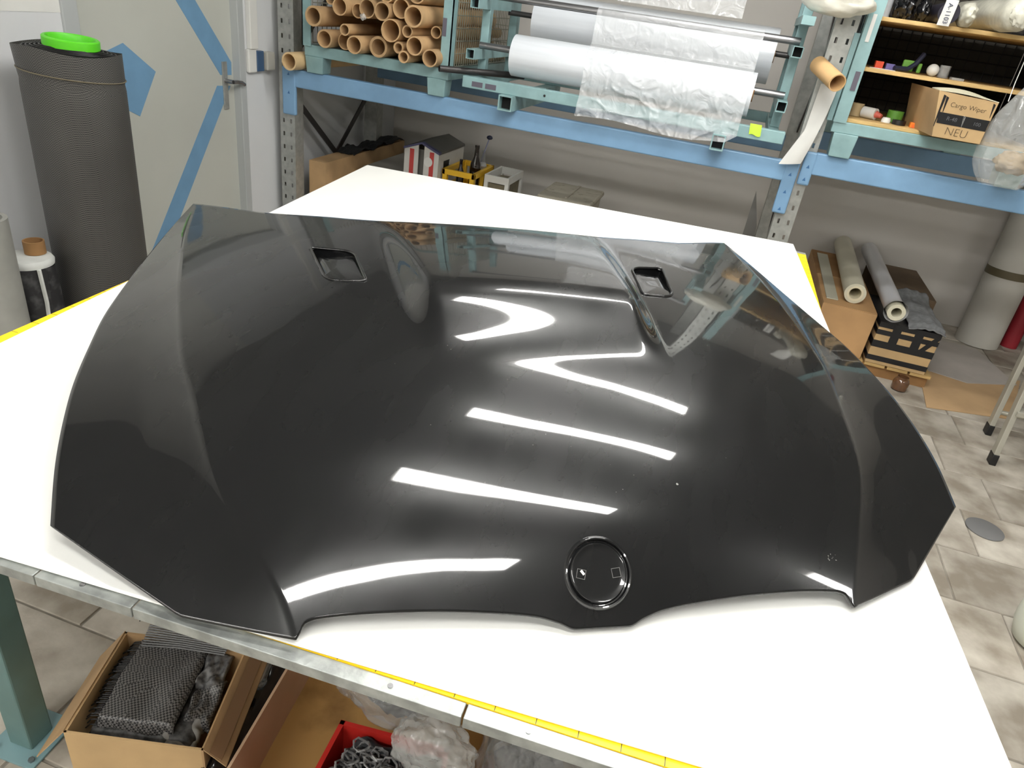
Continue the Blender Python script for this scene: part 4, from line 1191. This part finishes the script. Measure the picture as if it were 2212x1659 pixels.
mb = MB().hexa([(tx0 + .24, ty0 - .0024, .225), (tx0 + .27, ty0 - .0024, .225), (tx0 + .27, ty0 - .001, .225), (tx0 + .24, ty0 - .001, .225)],
               [(tx0 + .29, ty0 - .0024, .305), (tx0 + .32, ty0 - .0024, .305), (tx0 + .32, ty0 - .001, .305), (tx0 + .29, ty0 - .001, .305)])
mesh_obj('tape_strip', mb, m_btape, tb_)
tag(mesh_obj('brown_carton', bx(1.08, 1.40, 4.62, 5.28, pz, .37), M('carton_brown', (104, 86, 66), .8, var=.15, scale=5), loc=(1.24, 4.95, pz), bevel=.004), 'dark brown flat carton behind the taped carton', 'carton')
def felt(a, b):
    x = 1.17 + .19 * a - .01 * b; y = 4.10 + .55 * b
    return (x, y + .012 * noise.noise(Vector((a * 9, b, 3))), .352 + .02 * math.sin(math.pi * a) + .012 * noise.noise(Vector((a * 5, b * 5, 1))) + .034 * sst(.75, 1, b) - .015 * (b < .06))
tag(mesh_obj('felt_piece', MB().grid(felt, 30, 40), M('grey_felt', (126, 128, 130), .95, var=.15, scale=40), loc=(1.27, 4.3, .35), smooth=80, solid=.006), 'ragged grey felt piece lying on the taped carton', 'felt')
m_cream = M('cream_tube', (212, 208, 186), .4, var=.04, coat=.3)
ct = thing('tube_roll', 'cream plastic roll with thick wall lying on the brown box', 'tube', (.87, 4.2, .364))
mesh_obj('wrap', MB().pipe((.868, 4.23, .424), (.905, 5.38, .424), .058, .044, 36), m_cream, ct, smooth=40)
mesh_obj('core', MB().pipe((.868, 4.231, .424), (.905, 5.379, .424), .044, .032, 36), M('core_cream', (222, 214, 186), .6), ct, smooth=40)
wt = thing('tube_roll', 'white film-wrapped roll lying across the gap between two cartons', 'tube', (1.06, 4.1, .364))
def wrap2(a, b):
    th = 2 * math.pi * a; y = 4.06 + 1.32 * b; r = .050 * (1 + .05 * noise.noise(Vector((math.cos(th) * 2, math.sin(th) * 2, y * 6))))
    r += .012 * max(0, (.05 - b) / .05)
    return (1.062 + .02 * b + r * math.cos(th), y, .424 + r * math.sin(th))
mesh_obj('wrap', MB().grid(wrap2, 36, 40), M('film_white', (214, 216, 222), .3, coat=.5), wt, smooth=70)
mesh_obj('core', MB().pipe((1.062, 4.045, .424), (1.082, 5.38, .424), .046, .026, 32), m_cream, wt, smooth=40)
tag(mesh_obj('frosted_sheet', MB().hexa([(.728, 4.22, .366), (.790, 4.22, .366), (.802, 5.2, .366), (.735, 5.2, .366)], [(.728, 4.22, .372), (.792, 4.22, .372), (.804, 5.2, .372), (.735, 5.2, .372)]), M('frosted', (196, 194, 176), .4), loc=(.76, 4.7, .366)), 'frosted plastic strip lying left of the cream roll', 'sheet')
# standing rolls by the wall
r1 = thing('fabric_roll', 'thick pale grey roll with a dark strap standing by the wall', 'fabric roll', (1.905, 5.19, 0))
mesh_obj('roll', MB().cyl((1.905, 5.19, 0), (1.90, 5.25, 1.6), .132, n=40), M('roll_grey', (188, 186, 178), .6, var=.05, scale=4), r1, smooth=40)
mesh_obj('strap', MB().pipe((1.9045, 5.207, .475), (1.9042, 5.209, .525), .1345, .130, 40), M('strap_dark', (92, 84, 62), .6), r1, smooth=40)
tag(mesh_obj('fabric_roll', MB().cyl((2.125, 5.26, 0), (2.13, 5.32, 1.6), .052, n=28), M('roll_red', (150, 34, 46), .55, var=.08), loc=(2.125, 5.26, 0), smooth=40), 'thin dark red roll standing beside the pale roll', 'fabric roll')
tag(mesh_obj('fabric_roll', MB().cyl((2.29, 5.22, 0), (2.30, 5.26, 1.5), .09, n=32), MATS['roll_grey'], loc=(2.29, 5.22, 0), smooth=40), 'pale roll at the right edge of the photo, right of the red roll', 'fabric roll')
# card sheets on the floor
def sheet_on_floor(pts, z, mat, label, name='card_sheet', t=.004):
    c = (sum(p[0] for p in pts) / len(pts), sum(p[1] for p in pts) / len(pts), z)
    return tag(mesh_obj(name, MB().slab(pts, z, z + t), mat, loc=c), label, 'card sheet')
sheet_on_floor([(1.345, 3.87), (1.80, 3.99), (2.02, 4.62), (1.40, 4.42)], .0012, M('card_tan', (192, 160, 120), .8, var=.10, scale=4), 'tan cardboard sheet lying on the floor before the pallet')
sheet_on_floor([(1.43, 4.42), (1.66, 4.36), (1.97, 4.52), (1.86, 5.03), (1.44, 5.03)], .0062, M('card_pale', (178, 172, 166), .8, var=.06), 'pale grey card sheet lying over the tan one')
jar = thing('glass_jar', 'small brown glass jar on the floor in front of the pallet', 'jar', (1.225, 4.03, .001))
mesh_obj('glass', MB().lathe([(.034, 0), (.042, .006), (.043, .05), (.036, .066), (.030, .07), (.030, .08), (.027, .08), (.027, .066), (.0001, .01)], 28, Matrix.Translation((1.225, 4.03, .001))), M('jar_brown', (96, 66, 44), .15, coat=.8, var=.2, scale=30), jar, smooth=45)
# step ladder
ld = thing('step_ladder', 'aluminium step ladder with black rubber feet at the right edge', 'ladder', (1.75, 3.6, 0))
m_al2 = M('ladder_alu', (188, 186, 174), .4, metal=.5, var=.05)
LD = [((1.549, 3.405, .0), (1.66, 3.66, 1.55)), ((1.613, 3.735, .0), (1.70, 3.95, 1.05)), ((2.05, 3.36, 0), (1.94, 3.63, 1.55)), ((2.10, 3.70, 0), (2.0, 3.93, 1.05))]
LD[0] = ((1.549, 3.405, 0), (1.548, 3.64, 1.50)); LD[1] = ((1.613, 3.735, 0), (1.625, 3.86, .95))
LD[2] = ((1.95, 3.44, 0), (1.949, 3.675, 1.50)); LD[3] = ((2.01, 3.77, 0), (2.022, 3.895, .95))
for a, b in LD:
    A, B = Vector(a), Vector(b); d = (B - A).normalized(); s0 = A + d * .05
    mb = MB()
    u = Vector((1, 0, 0)) * .012; v = Vector((0, 1, 0)) * .022
    mb.hexa([s0 - u - v, s0 + u - v, s0 + u + v, s0 - u + v], [B - u - v, B + u - v, B + u + v, B - u + v])
    leg_ = mesh_obj('rail', mb, m_al2, ld, bevel=.003)
    u *= 1.25; v *= 1.15; s1 = A + d * .055
    mesh_obj('rubber_foot', MB().hexa([A - u - v, A + u - v, A + u + v, A - u + v], [s1 - u - v, s1 + u - v, s1 + u + v, s1 - u + v]), m_black, leg_, bevel=.004)
for k in range(1, 6):
    t = k * .18
    A = Vector(LD[0][0]).lerp(Vector(LD[0][1]), t); B = Vector(LD[2][0]).lerp(Vector(LD[2][1]), t)
    mesh_obj('step', bx(A.x, B.x, A.y - .035, A.y + .035, A.z - .012, A.z + .012), m_al2, ld, bevel=.002)
A = Vector(LD[1][0]).lerp(Vector(LD[1][1]), .13); B = Vector(LD[3][0]).lerp(Vector(LD[3][1]), .13)
mesh_obj('cross_bar', MB().cyl(A, B, .012, n=12), m_al2, ld, smooth=40)
# floor disc and bucket
tag(mesh_obj('floor_disc', MB().lathe([(.072, 0), (.072, .003), (.069, .0045), (.0001, .0045)], 40, Matrix.Translation((1.369, 2.785, .0008))), M('disc_grey', (112, 112, 112), .7, var=.06), loc=(1.369, 2.785, 0), smooth=40), 'flat dark grey disc lying on the floor tiles', 'disc')
bk_ = thing('bucket', 'white plastic bucket cut off by the right edge of the photo', 'bucket', (1.385, 2.155, 0))
mesh_obj('body', MB().lathe([(.070, 0), (.090, .012), (.103, .06), (.106, .11), (.100, .17), (.085, .205), (.080, .215), (.076, .212), (.092, .10), (.080, .02), (.0001, .015)], 40, Matrix.Translation((1.385, 2.155, .001))), M('bucket_white', (214, 218, 206), .45), bk_, smooth=45)

# ================================================================== UNDER THE TABLE
def quad_xy(*p):
    return [Vector((a, b, 0)) for a, b in p]
cb = thing('cardboard_box', 'open cardboard box of carbon fabric offcuts under the table', 'box', (-.90, .80, 0))
FL, FR, BR_, BL_ = Vector((-1.005, .652, 0)), Vector((-.722, .728, 0)), Vector((-.80, .985, 0)), Vector((-1.085, .905, 0))
bh = .185
def wall(p, q, z0, z1, t, mat, name='panel', lean=0.0, parent=None):
    d = (q - p).normalized(); nrm = Vector((-d.y, d.x, 0)) * t; ln = Vector((d.y, -d.x, 0)) * lean
    a = [p + Vector((0, 0, z0)), q + Vector((0, 0, z0)), q + nrm + Vector((0, 0, z0)), p + nrm + Vector((0, 0, z0))]
    b = [v + Vector((0, 0, z1 - z0)) + ln for v in a]
    return mesh_obj(name, MB().hexa(a, b), mat, parent or cb)
wall(FL, FR, .002, bh, .005, m_kraft_p); wall(FR, BR_, .002, bh, .005, m_kraft); wall(BR_, BL_, .002, bh, .005, m_kraft); wall(BL_, FL, .002, bh, .005, m_kraft_p)
mesh_obj('bottom', MB().slab([tuple(v.xy) for v in (FL, FR, BR_, BL_)], .001, .004), m_kraft, cb)
def flap(p, q, out, drop, mat, name='flap'):
    o = Vector((out[0], out[1], 0)); z = Vector((0, 0, bh)); dz = Vector((0, 0, -drop)); th = Vector((0, 0, .004))
    return mesh_obj(name, MB().hexa([p + z, q + z, q + z + o + dz, p + z + o + dz], [p + z + th, q + z + th, q + z + o + dz + th, p + z + o + dz + th]), mat, cb)
flap(FL, BL_, (-.085, -.012), .12, m_kraft); flap(BR_, FR, (.045, .010), .045, m_kraft)
mesh_obj('flap_tape', MB().hexa([BR_ + Vector((.012, .003, bh - .005)), FR + Vector((.012, .003, bh - .005)), FR + Vector((.036, .009, bh - .026)), BR_ + Vector((.036, .009, bh - .026))],
         [BR_ + Vector((.012, .003, bh - .0045 + .0005)), FR + Vector((.012, .003, bh - .004)), FR + Vector((.036, .009, bh - .0245)), BR_ + Vector((.036, .009, bh - .0245))]), M('brown_flap_tape', (136, 106, 76), .4), cb)
# folded carbon fabric
cax = (FR - FL).normalized(); cay = (BL_ - FL).normalized()
def cfab(z, inset, amp, seed, x0=.10, x1=.70, y0=.12, y1=1.2):
    W = (FR - FL).length; D = (BL_ - FL).length
    def fn(a, b):
        x = W * (x0 + (x1 - x0) * a); y = D * (y0 + (y1 - y0) * b)
        p = FL + cax * x + cay * y
        zz = z + amp * noise.noise(Vector((a * 3 + seed, b * 3, seed))) - .035 * max(0, (.08 - b) / .08) ** 2 - .01 * max(0, (a - .92) / .08) ** 2
        if b > .97:
            zz += .0
        return p + Vector((0, 0, zz))
    return fn
ob = tag(mesh_obj('carbon_cloth', MB().grid(cfab(.172, 0, .010, 1.0, .14, .70, .16, 1.0), 50, 60), m_carbon_box, loc=tuple(FL + Vector((.14, .12, .14))), smooth=80, solid=.004), 'folded black carbon cloth piece lying on top in the open box', 'cloth')
for q in range(3):
    tag(mesh_obj('carbon_cloth', MB().grid(cfab(.145 - q * .022, 0, .012, 3.0 + q, .10 + .02 * q, .86 - .05 * q, .10 + .02 * q, .98), 40, 40), M('carbon_cloth_dark', (34, 34, 35), .5, c2=(88, 88, 88), scale=60), loc=tuple(FL + Vector((.14, .12, .10))), smooth=80, solid=.004),
        ['upper of the dark cloth layers below the folded carbon cloth', 'middle dark cloth layer in the open box', 'lowest dark cloth layer in the open box'][q], 'cloth', 'dark cloth layers in the box')
# fringe along the left edge and the striped selvedge
mb = MB()
rnd = random.Random(3)
for k in range(46):
    b = k / 45; p = Vector(cfab(.172, 0, .010, 1.0, .14, .70, .16, 1.0)(0, b * .95)); L_ = rnd.uniform(.018, .036)
    mb.sweep([p, p - cax * L_ * .6 + Vector((0, 0, -.004)), p - cax * L_ + Vector((0, 0, -.018))], .0016, 4)
mesh_obj('fringe', mb, m_black, ob, kind='stuff')
mb = MB()
for k in range(9):
    y = (BL_ - FL).length * (.90 + .022 * k); mb.sweep([FL + cax * .05 + cay * y + Vector((0, 0, .178 + .002 * k)), FL + cax * .14 + cay * y + Vector((0, 0, .187)), FL + cax * .25 + cay * y + Vector((0, 0, .183))], .0024, 5)
tag(mesh_obj('carbon_strands', mb, M('strand', (70, 70, 70), .4), loc=tuple(FL + cay * .25 + Vector((.1, 0, .17))), kind='stuff'), 'striped carbon fibre strands along the back of the open box', 'strands')
for k, (u0, u1, v0, v1, z_) in enumerate(((.72, .92, .30, .75, .150), (.70, .90, .62, .98, .160), (.60, .88, .10, .34, .142))):
    tag(mesh_obj('fabric_scrap', MB().grid(cfab(z_, 0, .022, 6.0 + k * 2, u0, u1, v0, v1), 26, 26), [m_carbon_box, M('scrap_dark', (60, 60, 62), .5, c2=(120, 120, 120), scale=80), M('grey_fleece', (128, 126, 122), .95, var=.1, scale=30)][k], loc=tuple(FL + cax * .2 + cay * .15 + Vector((0, 0, .13))), smooth=80, solid=.003),
        ['ribbed carbon scrap along the right side of the open box', 'dark carbon scrap in the back corner of the open box', 'grey fleece scrap at the front of the open box'][k], 'scrap')
# loose threads on the floor and cloth
for k, pts in enumerate((((-1.150, .742, .004), (-1.13, .80, .02), (-1.115, .845, .004)), ((-1.115, 1.02, .18), (-1.13, 1.01, .20), (-1.10, .97, .19), (-1.075, .94, .19)), ((-1.12, .93, .004), (-1.125, .95, .05), (-1.115, .955, .07)))):
    tag(mesh_obj('loose_thread', MB().sweep([Vector(p) for p in pts], .0012, 5), m_black, loc=pts[0]),
        ['black thread lying on the floor beside the table leg', 'curled black thread on the open box flap', 'short black thread beside the open box flap'][k], 'thread')
# second, flat carton with stained bottom
c2 = thing('cardboard_tray', 'big flat carton with stained bottom beside the carbon fabric box', 'box', (-.45, .95, 0))
P0, P1, P2, P3_ = Vector((-.650, .64, 0)), Vector((-.15, .70, 0)), Vector((-.22, 1.30, 0)), Vector((-.715, 1.20, 0))
mesh_obj('bottom', MB().slab([tuple(v.xy) for v in (P0, P1, P2, P3_)], .001, .012), M('stained_board', (176, 138, 82), .8, c2=(104, 72, 38), scale=7, lo=.5, hi=.78, detail=7), c2)
o_ = wall(P3_, P0, .002, .155, .006, M('card_pinkish', (186, 156, 128), .8, var=.05), parent=c2, lean=.008)
wall(P0, P1, .002, .10, .006, m_kraft, parent=c2); wall(P1, P2, .002, .12, .006, m_kraft, parent=c2); wall(P2, P3_, .002, .14, .006, m_kraft, parent=c2)
tag(mesh_obj('black_film', MB().grid(lambda a, b: tuple((Vector((-.735, .72, 0)).lerp(Vector((-.772, 1.12, 0)), b)) + Vector((.045 * a, .0, .10 + .035 * noise.noise(Vector((a * 3, b * 9, 3))) + .03 * math.sin(math.pi * a)))), 10, 40), MATS['black_film'], loc=(-.75, .9, .08), smooth=80), 'strip of black film wedged between the two cartons', 'film')
mb = MB()
for k in range(9):
    a = rnd.uniform(-.06, .06)
    mb.sweep([(-.50 + .01 * k, .90, .014), (-.525 + .012 * k, .865 + a * .2, .02), (-.56 + .008 * k + a * .3, .845 + .01 * k, .014)], .0016, 4)
tag(mesh_obj('thread_tuft', mb, m_black, loc=(-.5, .88, .013), kind='stuff'), 'tuft of black carbon threads on the stained carton', 'threads')
# red crate
rc = thing('plastic_crate', 'red plastic crate holding carbon offcuts under the table', 'crate', (-.33, .82, 0))
A0, A1, A2, A3 = Vector((-.468, .70, .0)), Vector((-.20, .75, 0)), Vector((-.24, .895, 0)), Vector((-.478, .865, 0))
zs0, zs1 = .0125, .245
for p, q in ((A0, A1), (A1, A2), (A2, A3), (A3, A0)):
    wall(p, q, zs0, zs1, .010, m_red, parent=rc)
mesh_obj('bottom', MB().slab([tuple(v.xy) for v in (A0, A1, A2, A3)], zs0, zs0 + .008), m_red, rc)
mb = MB()
rnd = random.Random(9)
for k in range(60):
    c = Vector((rnd.uniform(-.43, -.30), rnd.uniform(.74, .83), rnd.uniform(.235, .255)))
    pts = []
    for i in range(9):
        t = i / 8 * math.pi * 2
        pts.append(c + Vector((.018 * math.cos(t), .013 * math.sin(t), .006 * math.sin(2 * t + k))))
    mb.sweep(pts, .0024, 5)
tag(mesh_obj('carbon_braid', mb, M('braid', (72, 72, 74), .3, c2=(150, 150, 150), scale=60), loc=(-.37, .79, .16), kind='stuff'), 'loopy carbon braid lying in the red crate', 'braid')
tag(mesh_obj('grey_cloth', MB().grid(lambda a, b: (-.452 + .215 * a + .02 * b * (1 - a), .728 + .125 * b + .03 * a, .222 + .03 * noise.noise(Vector((a * 4, b * 4, 8)))), 20, 16), M('cloth_slate', (52, 55, 60), .7, var=.1), loc=(-.3, .8, .15), smooth=80), 'slate grey cloth in the red crate', 'cloth')
# plastic bags
def bag(label, c, r, seed, mat, amp=.35, flat=None, content=None):
    o = thing('plastic_bag', label, 'bag', (c[0], c[1], c[2] - r[2]), 'plastic bags under the table')
    mesh_obj('film', MB().blob(c, r, amp, 2.4, 60, 40, seed, flat), mat, o, smooth=60)
    if content:
        mesh_obj('content', MB().blob((c[0], c[1], c[2] - r[2] * .15), (r[0] * .7, r[1] * .7, r[2] * .6), .3, 2.4, 30, 20, seed + 3, flat + .004 if flat is not None else None), content, o, smooth=60)
m_cdk = M('bag_dark_content', (46, 46, 48), .5, c2=(110, 110, 110), scale=40)
bag('crumpled clear bag of dark offcuts on the rear of the red crate', (-.385, .95, .335), (.145, .10, .088), 2.0, m_bag2, .2, .249, m_cdk)
bag('clear plastic bag with a hollow fold at the right of the red crate', (-.255, .84, .312), (.085, .055, .062), 4.4, m_bag, .22, None, None)
bag('wide clear plastic bag at the bottom right below the edge profile', (-.065, .93, .2), (.115, .09, .205), 7.1, m_bag2, .22, .002, m_cdk)
bag('grey clear plastic bag at far right under the table', (.125, .96, .17), (.065, .09, .17), 9.3, m_bag, .22, .002, None)
